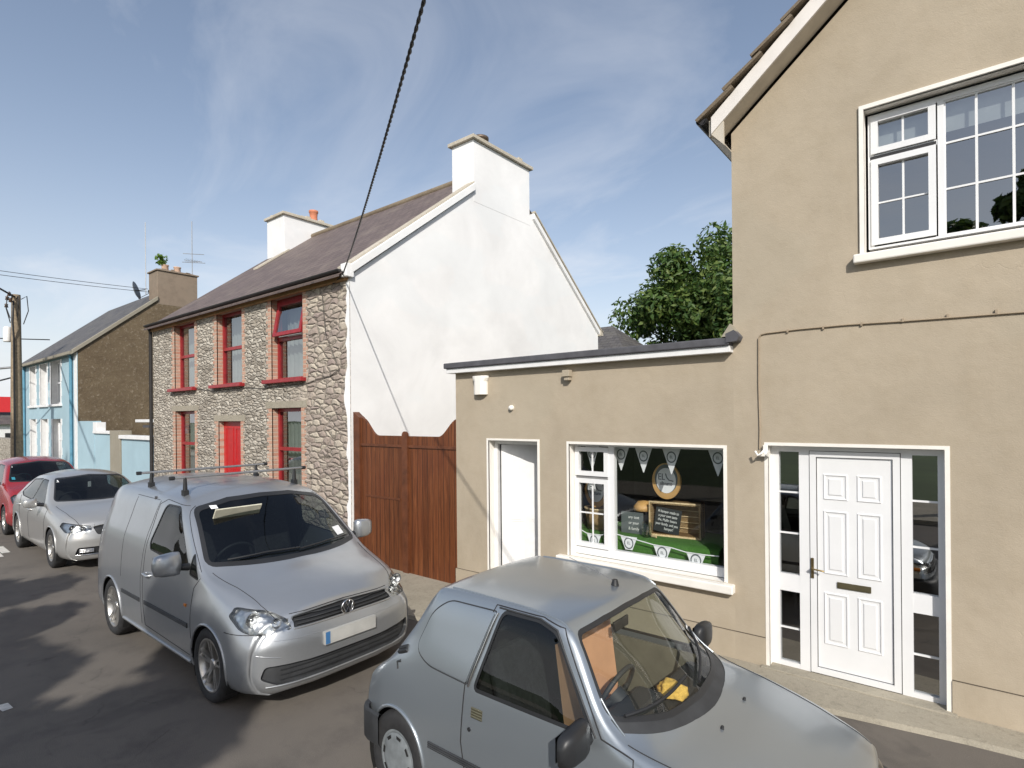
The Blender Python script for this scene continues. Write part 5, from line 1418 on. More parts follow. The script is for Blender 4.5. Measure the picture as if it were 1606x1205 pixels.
swindow(van, rounded([(1.36, 1.10), (2.36, 1.16), (2.40, 1.22), (2.26, 1.60), (1.92, 1.60)], [.03, .03, .03, .06, .05], 4), M['carglass_dark'], sealmat=M['black'])
swindow(van, rounded([(1.14, 1.035), (1.325, 1.06), (1.325, 1.23)], .02, 3), M['carglass_dark'], seal=.012, name='quarter_window')
# grille, lower intake, lamps
F = lambda c, n: c.x < .6 and n.x < -.05
rg = van.cut(rounded([(-.50, .715), (.50, .715), (.475, .795), (0, .812), (-.475, .795)], .015, 3), 'yz', F, 'g')
go = van.extract(rg, 'grille', M['black'], inset=.02); van.seal_rim(rg, .021).build('grille_surround', M['black'], go)
m = MB()
for z in (.735, .762, .788): van.line(m, [(-.47, z), (.47, z)], 'x', r=.006, off=-.002)
m.build('grille_slat', M['trimblack'], go)
m = MB(); van.line(m, [(-.50, .705), (.50, .705)], 'x', r=.008, off=-.003); m.build('chrome_strip', M['alloy'], go)
rl = van.cut(rounded([(-.76, .345), (-.64, .275), (.64, .275), (.76, .345), (.73, .445), (.35, .425), (-.35, .425), (-.73, .445)], .03, 3), 'yz', F, 'i')
io = van.extract(rl, 'lower_intake', M['trimblack'], inset=.03); van.seal_rim(rl, .031).build('intake_edge', M['trimblack'], io)
m = MB()
for z in (.31, .35, .39): van.line(m, [(-.62, z), (.62, z)], 'x', r=.004, off=-.024)
m.build('intake_slat', M['black'], io)
m = MB(); van.line(m, [(-.72, .272), (-.4, .262), (.4, .262), (.72, .272)], 'x', r=.010, off=-.002); van.line(m, [(-.78, .34), (-.72, .275)], 'x', r=.01, off=-.002); van.line(m, [(.78, .34), (.72, .275)], 'x', r=.01, off=-.002); m.build('bumper_lip', P_, vr)
lamp(van, rounded([(.515, .71), (.52, .78), (.62, .86), (.80, .895), (.845, .82), (.83, .715), (.72, .685)], [.02, .02, .05, .03, .02, .04, .03], 4), .75, bowls=((.74, .80, .062), (.605, .765, .042)))
m = MB()
for sg in (1, -1): van.line(m, [(sg * .62, .50), (sg * .84, .56)], 'x', r=.006, off=-.003)
van.line(m, [(-.80, .655), (-.5, .63), (.5, .63), (.80, .655)], 'x', r=.004, off=-.002)
m.build('bumper_crease', P_, vr)
# number plate, badge
m = MB(); pl = [van.hit((-2, y, .56), (1, 0, 0))[0] for y in (-.26, .26)]
xx = min(p.x for p in pl) - .03
cbox(van, m, xx, xx + .05, -.262, .262, .508, .622)
po = m.build('number_plate', M['plate'], vr)
m = MB(); cbox(van, m, xx - .002, xx, .215, .258, .512, .618); m.build('plate_band', plain('blue_plate_band', (.05, .16, .35), .5), po)
h, nn = van.hit((-2, 0, .765), (1, 0, 0)); bx = h.x - .018
def badge(car, x, y, z, r, root):
    o = None; m = MB(); n = 32
    pr = [(0, -.004), (r * .98, -.004), (r, .01), (r * .9, .03)]
    vs = [car.W((x + hh, y + rr * math.cos(2 * math.pi * k / n), z + rr * math.sin(2 * math.pi * k / n))) for rr, hh in pr for k in range(n)]
    m.add(vs, [(i * n + k, i * n + (k + 1) % n, (i + 1) * n + (k + 1) % n, (i + 1) * n + k) for i in range(3) for k in range(n)], 0, True)
    o = m.build('badge', M['black'], root)
    m = MB(); m.tube([car.W((x - .006, y + r * .9 * math.cos(a), z + r * .9 * math.sin(a))) for a in [2 * math.pi * i / 32 for i in range(33)]], r * .10, 6)
    for pts in ([(-.32, .80), (0, .12), (.32, .80)], [(-.78, .42), (-.36, -.72), (0, .0), (.36, -.72), (.78, .42)]):
        m.tube([car.W((x - .008, y + u * r, z + v * r)) for u, v in pts], r * .105, 5)
    m.build('emblem', M['chrome'], o)
badge(van, bx, 0, .765, .068, vr)
# shut lines and mouldings
m = MB()
for sg in (1, -1):
    L_ = van.line
    L_(m, [(1.20, .36), (1.22, .60), (1.20, .95), (1.10, 1.05), (1.13, 1.10), (1.80, 1.62), (2.30, 1.655), (2.44, 1.60), (2.48, 1.2), (2.47, .60), (2.42, .36), (1.20, .33)], 'y', sg, .0035)
    L_(m, [(2.52, .36), (2.55, .9), (2.53, 1.3), (2.46, 1.63)], 'y', sg, .003); L_(m, [(3.18, .75), (3.2, 1.2), (3.16, 1.62)], 'y', sg, .003)
    L_(m, [(2.5, 1.635), (3.2, 1.64)], 'y', sg, .003)
    L_(m, [(.14, sg * .585), (.35, sg * .655), (.7, sg * .70), (1.05, sg * .765)], 'z', 1, .0035)
    L_(m, [(.24, .70), (.55, .69)], 'y', sg, .0035)
L_(m, [(-.5, .815), (0, .83), (.5, .815)], 'x', 1, .004); L_(m, [(.5, .815), (.62, .875)], 'x', 1, .004); L_(m, [(-.5, .815), (-.62, .875)], 'x', 1, .004)
m.build('panel_gap', M['gap'], vr)
m = MB()
for sg in (1, -1):
    for o_ in (-.014, 0, .014): van.line(m, [(1.28, .60 + o_), (2.42, .60 + o_)], 'y', sg, .009, .003); van.line(m, [(2.56, .60 + o_), (3.14, .60 + o_)], 'y', sg, .009, .003)
m.build('side_moulding', M['trimblack'], vr)
m = MB()
for sg in (1, -1): van.line(m, [(1.25, .27), (3.15, .29)], 'y', sg, .02, .003)
m.build('sill', P_, vr)
def handle(car, x, z, mat, sg, L=.15):
    h, nn = car.hit((x, 3 * sg, z), (0, -sg, 0)); m = MB()
    m.tube([car.W(h + Vector((-L / 2, -.005 * sg, 0))), car.W(h + Vector((-L * .4, .035 * sg, 0))), car.W(h + Vector((L * .4, .038 * sg, .004))), car.W(h + Vector((L / 2, -.005 * sg, .005)))], .013, 8); m.build('door_handle', mat, car.root)
for sg in (1, -1): handle(van, 2.32, .90, P_, sg); mirror(van, 1.36, .875 * sg, 1.175, sg, P_, (.15, .23, .20), .045)
m = MB(); hh, _ = van.hit((1.33, 3, .78), (0, -1, 0))
for k in (-1, 0, 1): m.tube([van.W(hh + Vector((-.02, .004, .008 * k))), van.W(hh + Vector((.02, .004, .008 * k)))], .007, 6)
m.build('side_repeater', M['amber'], vr)
for x in (.87, .87 + 2.682):
    for sg in (1, -1): wheel(van, x, sg * .885, .328, .215, .235, 'five')
chassis(van, .5, 3.9, .5, .22, .45)
# roof bars
rb = []
for x in (2.15, 3.15):
    z = 1.885; m = MB(); m.tube([van.W((x, -.74, z)), van.W((x, .74, z))], .014, 8)
    o = m.build('roof_bar', M['galv'], vr)
    m = MB()
    for sg in (1, -1):
        hh, _ = van.hit((x, .6 * sg, 4), (0, 0, -1)); m.tube([van.W(hh), van.W((x, .60 * sg, z))], [.026, .015], 6); m.tube([van.W((x, .70 * sg, z)), van.W((x, .745 * sg, z))], .021, 8)
        m.box(*[c for c in (van.W(hh).x - .035, van.W(hh).x + .035, van.W(hh).y - .025, van.W(hh).y + .025, van.W(hh).z - .01, van.W(hh).z + .05)])
    m.build('bar_foot', M['black'], o)
m = MB(); m.tube([van.W((2.0, .1, 1.76)), van.W((1.96, .1, 1.90))], .004, 4)
# cab
m = MB(); cbox(van, m, 1.0, 1.45, -.68, .68, .85, 1.07); m.build('dashboard', M['dash'], vr, .05)
m = MB(); cbox(van, m, 2.62, 2.66, -.72, .72, .4, 1.66); m.build('bulkhead', plain('grey_bulkhead', (.07, .07, .075), .8), vr)
m = MB(); cbox(van, m, 1.2, 2.7, -.80, .80, .30, .36); m.build('cab_floor', M['dark'], vr)
for y in (-.38, .38): seat(van, 1.98, y, .62, M['seatdark'])
steering(van, 1.50, .38, 1.08)
m = MB(); cbox(van, m, 1.56, 1.575, .10, .56, 1.50, 1.62, rot=R(-35)); m.build('sun_visor', plain('cream_visor', (.62, .60, .48), .8), vr, .004)
def sticker(car, y, z, w, h, mat, root, name='windscreen_sticker'):
    P = [car.hit((-2, yy, zz), (1, 0, 0)) for yy, zz in ((y - w / 2, z - h / 2), (y + w / 2, z - h / 2), (y + w / 2, z + h / 2), (y - w / 2, z + h / 2))]
    m = MB(); m.add([car.W(p + n_ * .001) for p, n_ in P], [(0, 1, 2, 3)]); m.build(name, mat, root)
sticker(van, -.60, 1.24, .11, .075, M['paper'], vr); sticker(van, .50, 1.60, .06, .03, M['paper'], vr)
wiper(van, [(.62, 1.165), (.3, 1.185), (-.02, 1.175)]); wiper(van, [(-.02, 1.165), (-.35, 1.18), (-.64, 1.175)])
van.body(P_)

# ---- grey three door hatchback van, nearest
PL = 3.57; PYC = 3.03; PN = -.03
pr_ = carroot('blue grey three door hatchback van, nearest the camera, yellow cloth on its dashboard', PN, PYC, PL)
pspec = dict(L=PL, step=.04, remap=pchip([-1, 0, 1.08, 1.70, 2.3, 2.6, 5], [-.73, .27, 1.15, 1.765, 2.33, 2.6, 5]), bulge=.022,
  nosef=lambda y, z: .16 * (y / .78) ** 3 + .04 * max(0, z - .5) / .2 + max(0, .3 - z) * .3,
  tailf=lambda y, z: .05 * (y / .78) ** 4 + .02,
  keys=dict(
   zt=[(0, .655), (.06, .705), (.3, .765), (.7, .845), (1.08, .895), (1.15, .93), (1.4, 1.12), (1.64, 1.312), (1.71, 1.345), (2.0, 1.368), (2.5, 1.372), (2.82, 1.362), (2.87, 1.335), (3.1, 1.10), (3.38, .83), (3.5, .78), (PL, .72)],
   ye=[(0, .58), (.4, .625), (.9, .66), (1.30, .68), (1.38, .675), (1.70, .57), (2.1, .56), (2.80, .565), (2.9, .565), (3.4, .60), (PL, .60)],
   ze=[(0, .63), (.06, .68), (.4, .755), (.9, .84), (1.26, .895), (1.38, .955), (1.70, 1.30), (1.78, 1.33), (2.1, 1.348), (2.6, 1.348), (2.83, 1.340), (2.89, 1.30), (3.1, 1.07), (3.38, .81), (3.5, .75), (PL, .70)],
   yb=[(0, .66), (.4, .715), (1.1, .745), (1.5, .752), (2.6, .742), (3.2, .715), (PL, .665)],
   zb=[(0, .58), (.4, .70), (1.1, .80), (1.5, .845), (2.4, .875), (3.1, .88), (3.4, .78), (PL, .66)],
   ym=[(0, .70), (.4, .755), (1.0, .775), (2.8, .775), (3.3, .755), (PL, .70)],
   zm=[(0, .50), (.5, .56), (1.5, .60), (3.2, .60), (PL, .56)],
   yl=[(0, .72), (.4, .765), (1.0, .78), (2.8, .78), (3.3, .765), (PL, .71)],
   zl=[(0, .37), (PL, .37)],
   ys=[(0, .66), (.4, .72), (1.0, .735), (2.8, .735), (PL, .67)],
   zs=[(0, .24), (.8, .22), (3.0, .23), (PL, .29)]))
pg = Car(pspec, PN, PYC, pr_)
M['pgpaint'] = paint('dull_blue_grey_paint', (.35, .39, .425), dirt=(.27, .27, .26), damt=.25, rough=.28, metal=.7)
P_ = M['pgpaint']
arches(pg, (.70, .70 + 2.42), .315, .29, .775, P_)
wscreen(pg, rounded([(-.645, .975), (-.35, .945), (0, .935), (.35, .945), (.645, .975), (.54, 1.27), (.27, 1.288), (0, 1.294), (-.27, 1.288), (-.54, 1.27)], [.03, 0, 0, 0, .03, .04, 0, 0, 0, .04], 4), 1.05, 1.76, M['carglass_clear'], nf=lambda n: n.x < -.42, seal=.018)
swindow(pg, rounded([(1.47, .905), (2.33, .905), (2.19, 1.302), (1.90, 1.302), (1.76, 1.27)], [.02, .02, .04, .03, .04], 4), M['carglass'], seal=.02)
# blanked quarter panel pressing
F = lambda c, n: abs(c.y) > .35 and abs(n.y) > .3
qp = rounded([(2.42, .915), (2.82, .93), (2.96, .99), (2.84, 1.21), (2.70, 1.288), (2.26, 1.292)], [.01, .09, .09, .07, .06, .01], 5)
rq = pg.cut(qp, 'xz', F, 'q')
for sg in (1, -1): pg.extract(rq, 'quarter_panel', P_, inset=-.010, side=lambda c, sg=sg: c.y * sg > 0)
rim = MB(); 
for e in pg.bm.edges:
    r = [f[pg.reg] == rq for f in e.link_faces]
    if len(r) == 2 and r[0] != r[1]:
        a, b = e.verts; rim.add([pg.W(a.co + a.normal * .010), pg.W(b.co + b.normal * .010), pg.W(b.co), pg.W(a.co)], [(0, 1, 2, 3)])
rim.build('panel_edge', P_, pr_)
m = MB()
for sg in (1, -1): pg.line(m, offset(qp, .010) + [offset(qp, .010)[0]], 'y', sg, .005, -.001)
m.build('panel_groove', M['trimblack'], pr_)
m = MB()
for sg in (1, -1): pg.line(m, [(2.395, .90), (2.24, 1.297)], 'y', sg, .009, .004)
m.build('chrome_strip', M['chrome'], pr_)
m = MB()
for sg in (1, -1): pg.line(m, [(1.43, .895), (1.76, 1.29), (1.90, 1.32), (2.24, 1.322)], 'y', sg, .006, .002)
m.build('window_trim', M['trimblack'], pr_)
m = MB()
for sg in (1, -1):
    for o_ in (-.012, 0, .012): pg.line(m, [(1.10, .495 + o_), (2.76, .495 + o_)], 'y', sg, .008, .002); pg.line(m, [(.0, .49 + o_), (.35, .495 + o_)], 'y', sg, .008, .002)
m.build('side_moulding', M['trimblack'], pr_)
m = MB()
for sg in (1, -1):
    pg.line(m, [(1.16, .30), (1.17, .6), (1.22, .86), (1.40, .90), (1.72, 1.302), (1.88, 1.33), (2.27, 1.332), (2.43, .90), (2.44, .60), (2.36, .30), (1.16, .27)], 'y', sg, .004)
    pg.line(m, [(.06, sg * .565), (.4, sg * .615), (.9, sg * .655), (1.27, sg * .69)], 'z', 1, .0035)
    pg.line(m, [(2.86, sg * .50), (3.1, sg * .52), (3.36, sg * .54)], 'z', 1, .0035)
m.build('panel_gap', M['gap'], pr_)
# roof gutters
m = MB()
for sg in (1, -1): pg.line(m, [(1.30, sg * .665), (1.55, sg * .62), (1.72, sg * .565), (2.1, sg * .552), (2.75, sg * .54)], 'z', 1, .006, .001)
m.build('roof_gutter', P_, pr_)
m = MB()
for y in (-.45, -.15, .15, .45): pg.line(m, [(1.85, y), (2.7, y)], 'z', 1, .0035, .0)
# tail vent, door handle, lock
for sg in (1, -1):
    m = MB(); pg.line(m, [(3.07, .965), (3.17, .93)], 'y', sg, .018, -.002); pg.line(m, [(3.065, .95), (3.165, .915)], 'y', sg, .018, -.002); m.build('air_vent', M['black'], pr_)
    m = MB(); pg.line(m, [(3.11, .88), (3.15, .865), (3.13, .83)], 'y', sg, .010, -.002); m.build('vent_louvre', M['trimblack'], pr_)
    m = MB()
    for k in range(4): pg.line(m, [(2.25, .80 - k * .014), (2.35, .80 - k * .014)], 'y', sg, .009, -.003)
    o = m.build('door_handle', plain('handle_recess', (.16, .15, .10), .4, metal=.5), pr_)
    m = MB(); h_, n_ = pg.hit((2.36, 3 * sg, .685), (0, -sg, 0)); m.tube([pg.W(h_ - Vector((0, .003 * sg, 0))), pg.W(h_ + Vector((0, .006 * sg, 0)))], .012, 12); m.build('lock', M['black'], pr_)
for sg in (1, -1): mirror(pg, 1.47, .735 * sg, .925, sg, M['black'], (.12, .25, .15), .05)
for x in (.70, .70 + 2.42):
    for sg in (1, -1): wheel(pg, x, sg * .765, .285, .165, .175, 'cover')
chassis(pg, .4, 3.4, .42, .2, .4)
# bumpers: dark wrap-round
def bumper(car, x0, x1, z0, z1, y, mat, name, front=True):
    m = MB(); n = 14; secs = []
    for i in range(n + 1):
        t = i / n
        if front: u = lerp(-1, 1, t)
        a = (t - .5) * math.pi
        yy = y * (math.sin(a) if abs(math.sin(a)) < 1 else 1); yy = math.copysign(abs(math.sin(a)) ** .55, math.sin(a)) * y
        xx = lerp(x1, x0, abs(math.cos(a)) ** .35)
        secs.append([car.W((xx + (.03 if front else -.03) * k, yy, z)) for k, z in ((1.2, z0), (0, z0 + .02), (0, z1 - .03), (.5, z1), (2.2, z1))])
    vs = [p for s_ in secs for p in s_]
    m.add(vs, [(i * 5 + k, i * 5 + k + 1, (i + 1) * 5 + k + 1, (i + 1) * 5 + k) for i in range(n) for k in range(4)], 0, True); return m.build(name, mat, car.root)
bumper(pg, -.06, .33, .30, .50, .80, M['trimblack'], 'front_bumper')
bumper(pg, PL + .02, PL - .28, .32, .53, .79, M['trimblack'], 'rear_bumper', False)
lamp(pg, rounded([(.42, .545), (.42, .655), (.70, .675), (.73, .56)], .02, 3), .6)
rg = pg.cut(rect(-.40, .40, .545, .64), 'yz', lambda c, n: c.x < .5 and n.x < -.1, 'g')
go = pg.extract(rg, 'grille', M['black'], inset=.02)
m = MB()
for z in (.565, .592, .62): pg.line(m, [(-.4, z), (.4, z)], 'x', r=.006, off=-.005)
m.build('grille_slat', M['trimblack'], go)
m = MB()
for sg in (1, -1): pg.line(m, [(.17, .60), (.30, .615)], 'y', sg, .02, .0)
m.build('indicator', M['amber'], pr_)
# scuttle, wipers, washer jets, aerial
m = MB(); 
for k in range(5): pg.line(m, [(.985 + k * .012 + .05 * 0, 0)] * 1 + [], 'z') if False else None
sc = [(-.665 + 1.33 * i / 20, .888 + .037 * abs(-1 + i / 10) ** 2) for i in range(21)] + [(.66 - 1.32 * i / 20, .930 + .037 * abs(-1 + i / 10) ** 2.4) for i in range(21)]
rs = pg.cut(sc, 'yz', lambda c, n: .95 < c.x < 1.45 and n.z > .1, 'scuttle'); pg.extract(rs, 'scuttle', M['trimblack'], inset=.003)
wiper(pg, [(.60, .965), (.35, .975), (.02, .99)]); wiper(pg, [(-.06, .95), (-.32, 1.0), (-.55, 1.06)])
m = MB()
for y in (.18, -.22):
    h_, n_ = pg.hit((.93, y, 3), (0, 0, -1)); m.tube([pg.W(h_), pg.W(h_ + Vector((-.004, 0, .014)))], [.010, .007], 8)
m.build('washer_jet', M['black'], pr_)
h_, n_ = pg.hit((1.80, -.16, 3), (0, 0, -1)); m = MB(); m.tube([pg.W(h_), pg.W(h_ + Vector((.0, 0, .035)))], [.026, .016], 10)
ao = m.build('aerial', M['black'], pr_); m = MB(); m.tube([pg.W(h_ + Vector((.0, 0, .025))), pg.W(h_ + Vector((.40, 0, .12)))], .0022, 5); m.build('aerial_rod', M['galv'], ao)
# interior
m = MB(); cbox(pg, m, 1.10, 1.46, -.60, .60, .74, .865)
cbox(pg, m, 1.30, 1.50, .12, .58, .82, .94)
m.build('dashboard', M['dash'], pr_, .04)
m = MB(); cbox(pg, m, 1.1, 3.4, -.70, .70, .26, .30); m.build('floor', M['dark'], pr_)
m = MB()
for sg in (1, -1): cbox(pg, m, 1.36, 2.36, sg * .69, sg * .71, .30, .86)
m.build('door_lining', plain('khaki_door_lining', (.13, .12, .09), .8, var=.2), pr_)
seat(pg, 1.92, .34, .42, M['seatdark']); seat(pg, 1.92, -.34, .42, M['seatdark'])
m = MB(); cbox(pg, m, 2.55, 2.58, -.60, .60, .3, 1.12); m.build('load_bulkhead', plain('dark_bulkhead', (.03, .03, .03), .8), pr_)
m = MB(); cbox(pg, m, 1.72, 2.8, -.50, .50, 1.285, 1.292); m.build('headlining', plain('grey_headlining', (.25, .24, .21), .9), pr_)
steering(pg, 1.54, .34, .93, .18)
m = MB(); cbox(pg, m, 1.66, 1.68, -.10, .10, 1.16, 1.22); m.build('rear_view_mirror', M['black'], pr_, .01)
sticker(pg, -.58, 1.03, .07, .07, M['paper'], pr_)
pg.body(P_)
m = MB(); cbox(pg, m, 1.68, 1.688, -.04, .60, .60, 1.22, rot=R(9)); tag(m.build('cardboard_sheet', M['tan']), 'tan cardboard sheet standing behind the steering wheel of the nearest car', 'cardboard')
# crumpled yellow cloth lying on the dashboard
rnd = random.Random(4); bm = bmesh.new(); bmesh.ops.create_icosphere(bm, subdivisions=4, radius=1)
from mathutils import noise as mn
for v in bm.verts:
    p = v.co.copy(); k = 1 + .35 * mn.noise(p * 1.6 + Vector((3, 1, 7))) + .22 * abs(mn.noise(p * 4.2)) + .10 * mn.noise(p * 9)
    v.co = Vector((p.x * .115 * k, p.y * .10 * k, max(-.2, p.z) * .075 * k))
for f in bm.faces: f.smooth = True
me = bpy.data.meshes.new('yellow_cloth'); bm.to_mesh(me); bm.free()
M['yellow'] = plain('yellow_cloth', (.72, .46, .10), .9, var=.2, scale=25, bump=.3, kind='Generated'); me.materials.append(M['yellow'])
o = link('yellow_cloth', me); o.location = pg.W((1.31, .02, .90)); o.scale = (.68, .68, .8); tag(o, 'crumpled yellow cloth lying on the dashboard of the nearest car', 'cloth')

# ---- silver saloon
OL = 4.66; ON = -11.22; OYC = 3.30
orr = carroot('silver saloon car with slatted grille parked between the van and the red car', ON, OYC, OL)
ospec = dict(L=OL, step=.06, bulge=.02,
  nosef=lambda y, z: .30 * (y / .9) ** 3 + .06 * max(0, z - .5) / .2 + max(0, .3 - z) * .3,
  tailf=lambda y, z: .15 * (y / .9) ** 3 + .03,
  keys=dict(
   zt=[(0, .70), (.06, .755), (.4, .86), (.9, .95), (1.15, .985), (1.22, 1.01), (1.6, 1.20), (2.02, 1.385), (2.15, 1.415), (2.6, 1.455), (3.1, 1.44), (3.6, 1.34), (4.1, 1.14), (4.35, 1.06), (OL, .98)],
   ye=[(0, .60), (.5, .70), (1.2, .74), (1.4, .74), (2.1, .60), (2.6, .585), (3.3, .57), (4.1, .62), (OL, .62)],
   ze=[(0, .66), (.06, .72), (.5, .85), (1.2, .95), (1.4, 1.01), (2.1, 1.335), (2.6, 1.375), (3.2, 1.35), (3.7, 1.24), (4.15, 1.06), (OL, .94)],
   yb=[(0, .72), (.5, .81), (1.2, .845), (2.5, .85), (3.8, .83), (OL, .72)],
   zb=[(0, .62), (.5, .77), (1.3, .90), (2.5, .93), (3.8, .97), (OL, .86)],
   ym=[(0, .78), (.5, .87), (1.2, .905), (3.8, .90), (OL, .80)],
   zm=[(0, .52), (.5, .60), (1.3, .68), (OL, .66)],
   yl=[(0, .80), (.5, .88), (1.2, .90), (3.8, .90), (OL, .80)],
   zl=[(0, .36), (OL, .38)],
   ys=[(0, .72), (.5, .82), (1.2, .85), (3.8, .85), (OL, .76)],
   zs=[(0, .20), (OL, .24)]))
oc = Car(ospec, ON, OYC, orr)
M['ocpaint'] = paint('bright_silver_paint', (.46, .46, .45), damt=.15, rough=.28); P_ = M['ocpaint']
arches(oc, (.90, .90 + 2.69), .345, .325, .905, P_)
wscreen(oc, rounded([(-.70, 1.03), (0, 1.015), (.70, 1.03), (.56, 1.335), (0, 1.375), (-.56, 1.335)], [.03, 0, .03, .05, 0, .05], 4), 1.1, 2.25, M['carglass_dark'], seal=.02)
swindow(oc, rounded([(1.62, .965), (2.55, .985), (2.52, 1.32), (2.18, 1.31)], .03, 3), M['carglass'])
swindow(oc, rounded([(2.60, .985), (3.35, 1.005), (3.62, 1.06), (3.25, 1.28), (2.57, 1.325)], .03, 3), M['carglass'])
F = lambda c, n: c.x < .5 and n.x < -.05
rg = oc.cut(rounded([(-.38, .56), (.38, .56), (.44, .68), (.30, .70), (0, .705), (-.30, .70), (-.44, .68)], .03, 3), 'yz', F, 'g'); go = oc.extract(rg, 'grille', M['black'], inset=.02)
oc.seal_rim(rg, .02).build('grille_surround', M['chrome'], go)
m = MB()
for i in range(-9, 10): oc.line(m, [(i * .04, .575), (i * .043, .69)], 'x', r=.005, off=-.01)
m.build('grille_slat', M['trimblack'], go)
rl = oc.cut(rounded([(-.70, .27), (.70, .27), (.66, .38), (-.66, .38)], .03, 3), 'yz', F, 'i'); io = oc.extract(rl, 'lower_intake', M['black'], inset=.03)
oc.seal_rim(rl, .03).build('intake_edge', M['black'], io)
for sg in (1, -1):
    m = MB(); 
    for z in (.305, .325, .345): oc.line(m, [(sg * .44, z), (sg * .64, z)], 'x', r=.013, off=-.012)
    m.build('fog_light', M['reflector'], io)
m = MB(); oc.line(m, [(-.68, .262), (.68, .262)], 'x', r=.009); m.build('chrome_lip', M['chrome'], orr)
lamp(oc, rounded([(.47, .60), (.45, .695), (.80, .765), (.84, .70), (.80, .61)], .02, 3), .7, bowls=((.71, .68, .045), (.57, .66, .04)))
m = MB(); cbox(oc, m, .0, .02, -.26, .26, .42, .53); po = m.build('number_plate', M['plate'], orr)
m = MB(); cbox(oc, m, -.003, .0, .20, .258, .422, .528); m.build('plate_band', M['teal'], po)
m = MB()
for sg in (1, -1):
    oc.line(m, [(1.28, .33), (1.30, .9), (1.5, .95)], 'y', sg, .004); oc.line(m, [(2.57, 1.0), (2.56, .6), (2.5, .30)], 'y', sg, .004); oc.line(m, [(3.5, 1.0), (3.35, .75), (3.25, .6)], 'y', sg, .004)
    oc.line(m, [(.14, sg * .60), (.5, sg * .69), (1.2, sg * .735)], 'z', 1, .004)
m.build('panel_gap', M['gap'], orr)
for sg in (1, -1): mirror(oc, 1.62, .87 * sg, 1.00, sg, P_, (.12, .22, .14), .06); handle(oc, 2.42, .82, P_, sg); handle(oc, 3.42, .84, P_, sg)
for x in (.90, 3.59):
    for sg in (1, -1): wheel(oc, x, sg * .895, .32, .21, .215, 'five')
chassis(oc, .5, 4.2, .5, .18, .4)
m = MB(); cbox(oc, m, 1.35, 1.75, -.64, .64, .80, .94); m.build('dashboard', M['dash'], orr, .04)
for y in (-.38, .38): seat(oc, 2.35, y, .45, M['seatdark'])
m = MB(); cbox(oc, m, 1.3, 4.0, -.8, .8, .26, .3); cbox(oc, m, 3.1, 3.2, -.7, .7, .3, 1.0); m.build('cabin_floor', M['dark'], orr)
steering(oc, 1.85, .38, .95)
m = MB(); cbox(oc, m, 2.0, 2.02, -.03, .03, 1.16, 1.26); m.build('hanging_charm', M['paper'], orr, .01)
sticker(oc, .58, 1.31, .09, .03, M['paper'], orr)
oc.body(P_)

# ---- red hatchback behind
RL = 4.05; RN = -15.60; RYC = 3.35
rr_ = carroot('dark red hatchback parked behind the silver saloon car', RN, RYC, RL)
rspec = dict(L=RL, step=.07, bulge=.02,
  nosef=lambda y, z: .28 * (y / .87) ** 3 + .08 * max(0, z - .5) / .2 + max(0, .3 - z) * .3,
  tailf=lambda y, z: .10 * (y / .87) ** 3 + .03,
  keys=dict(
   zt=[(0, .74), (.06, .80), (.4, .94), (.8, 1.03), (.9, 1.06), (1.3, 1.28), (1.65, 1.46), (1.8, 1.50), (2.4, 1.545), (3.4, 1.50), (3.8, 1.40), (RL, 1.10)],
   ye=[(0, .60), (.5, .68), (1.0, .72), (1.7, .61), (2.4, .60), (3.6, .58), (RL, .58)],
   ze=[(0, .70), (.5, .90), (1.0, 1.02), (1.1, 1.07), (1.7, 1.40), (2.4, 1.46), (3.5, 1.41), (3.85, 1.30), (RL, 1.0)],
   yb=[(0, .70), (.5, .78), (1.2, .81), (3.6, .80), (RL, .74)],
   zb=[(0, .66), (.5, .82), (1.2, .94), (3.6, 1.0), (RL, .92)],
   ym=[(0, .76), (.5, .83), (1.2, .855), (3.6, .85), (RL, .78)], zm=[(0, .55), (RL, .68)],
   yl=[(0, .78), (.5, .85), (3.6, .86), (RL, .79)], zl=[(0, .38), (RL, .38)],
   ys=[(0, .70), (.5, .79), (3.6, .80), (RL, .75)], zs=[(0, .22), (RL, .25)]))
rc = Car(rspec, RN, RYC, rr_)
M['rcpaint'] = paint('deep_red_paint', (.30, .018, .025), damt=.12, rough=.25, metal=.2); P_ = M['rcpaint']
arches(rc, (.82, .82 + 2.5), .335, .315, .855, P_)
wscreen(rc, rounded([(-.68, 1.09), (0, 1.075), (.68, 1.09), (.56, 1.40), (0, 1.45), (-.56, 1.40)], [.03, 0, .03, .05, 0, .05], 4), .8, 1.95, M['carglass_dark'], seal=.02)
swindow(rc, rounded([(1.38, 1.02), (2.35, 1.05), (2.35, 1.40), (1.85, 1.38)], .03, 3), M['carglass_dark']); swindow(rc, rounded([(2.42, 1.05), (3.2, 1.08), (3.2, 1.34), (2.42, 1.40)], .03, 3), M['carglass_dark'])
lamp(rc, rounded([(.42, .64), (.42, .76), (.70, .86), (.78, .80), (.76, .66)], .03, 3), .7, bowls=((.62, .75, .05),))
rl = rc.cut(rect(-.5, .5, .30, .45), 'yz', F, 'i'); io = rc.extract(rl, 'lower_intake', M['black'], inset=.02)
m = MB()
for k in range(5): rc.line(m, [(-.84, .50 + k * .022), (.84, .50 + k * .022)], 'x', r=.016, off=.002)
m.build('bumper_strip', plain('grey_bumper_plastic', (.13, .13, .13), .7), rr_)
rg = rc.cut(rect(-.36, .36, .66, .73), 'yz', F, 'g'); rc.extract(rg, 'grille', M['black'], inset=.02)
for sg in (1, -1): mirror(rc, 1.4, .84 * sg, 1.08, sg, P_, (.12, .2, .15), .06)
for x in (.82, 3.32):
    for sg in (1, -1): wheel(rc, x, sg * .85, .305, .19, .20, 'five')
chassis(rc, .5, 3.6, .5, .2, .4)
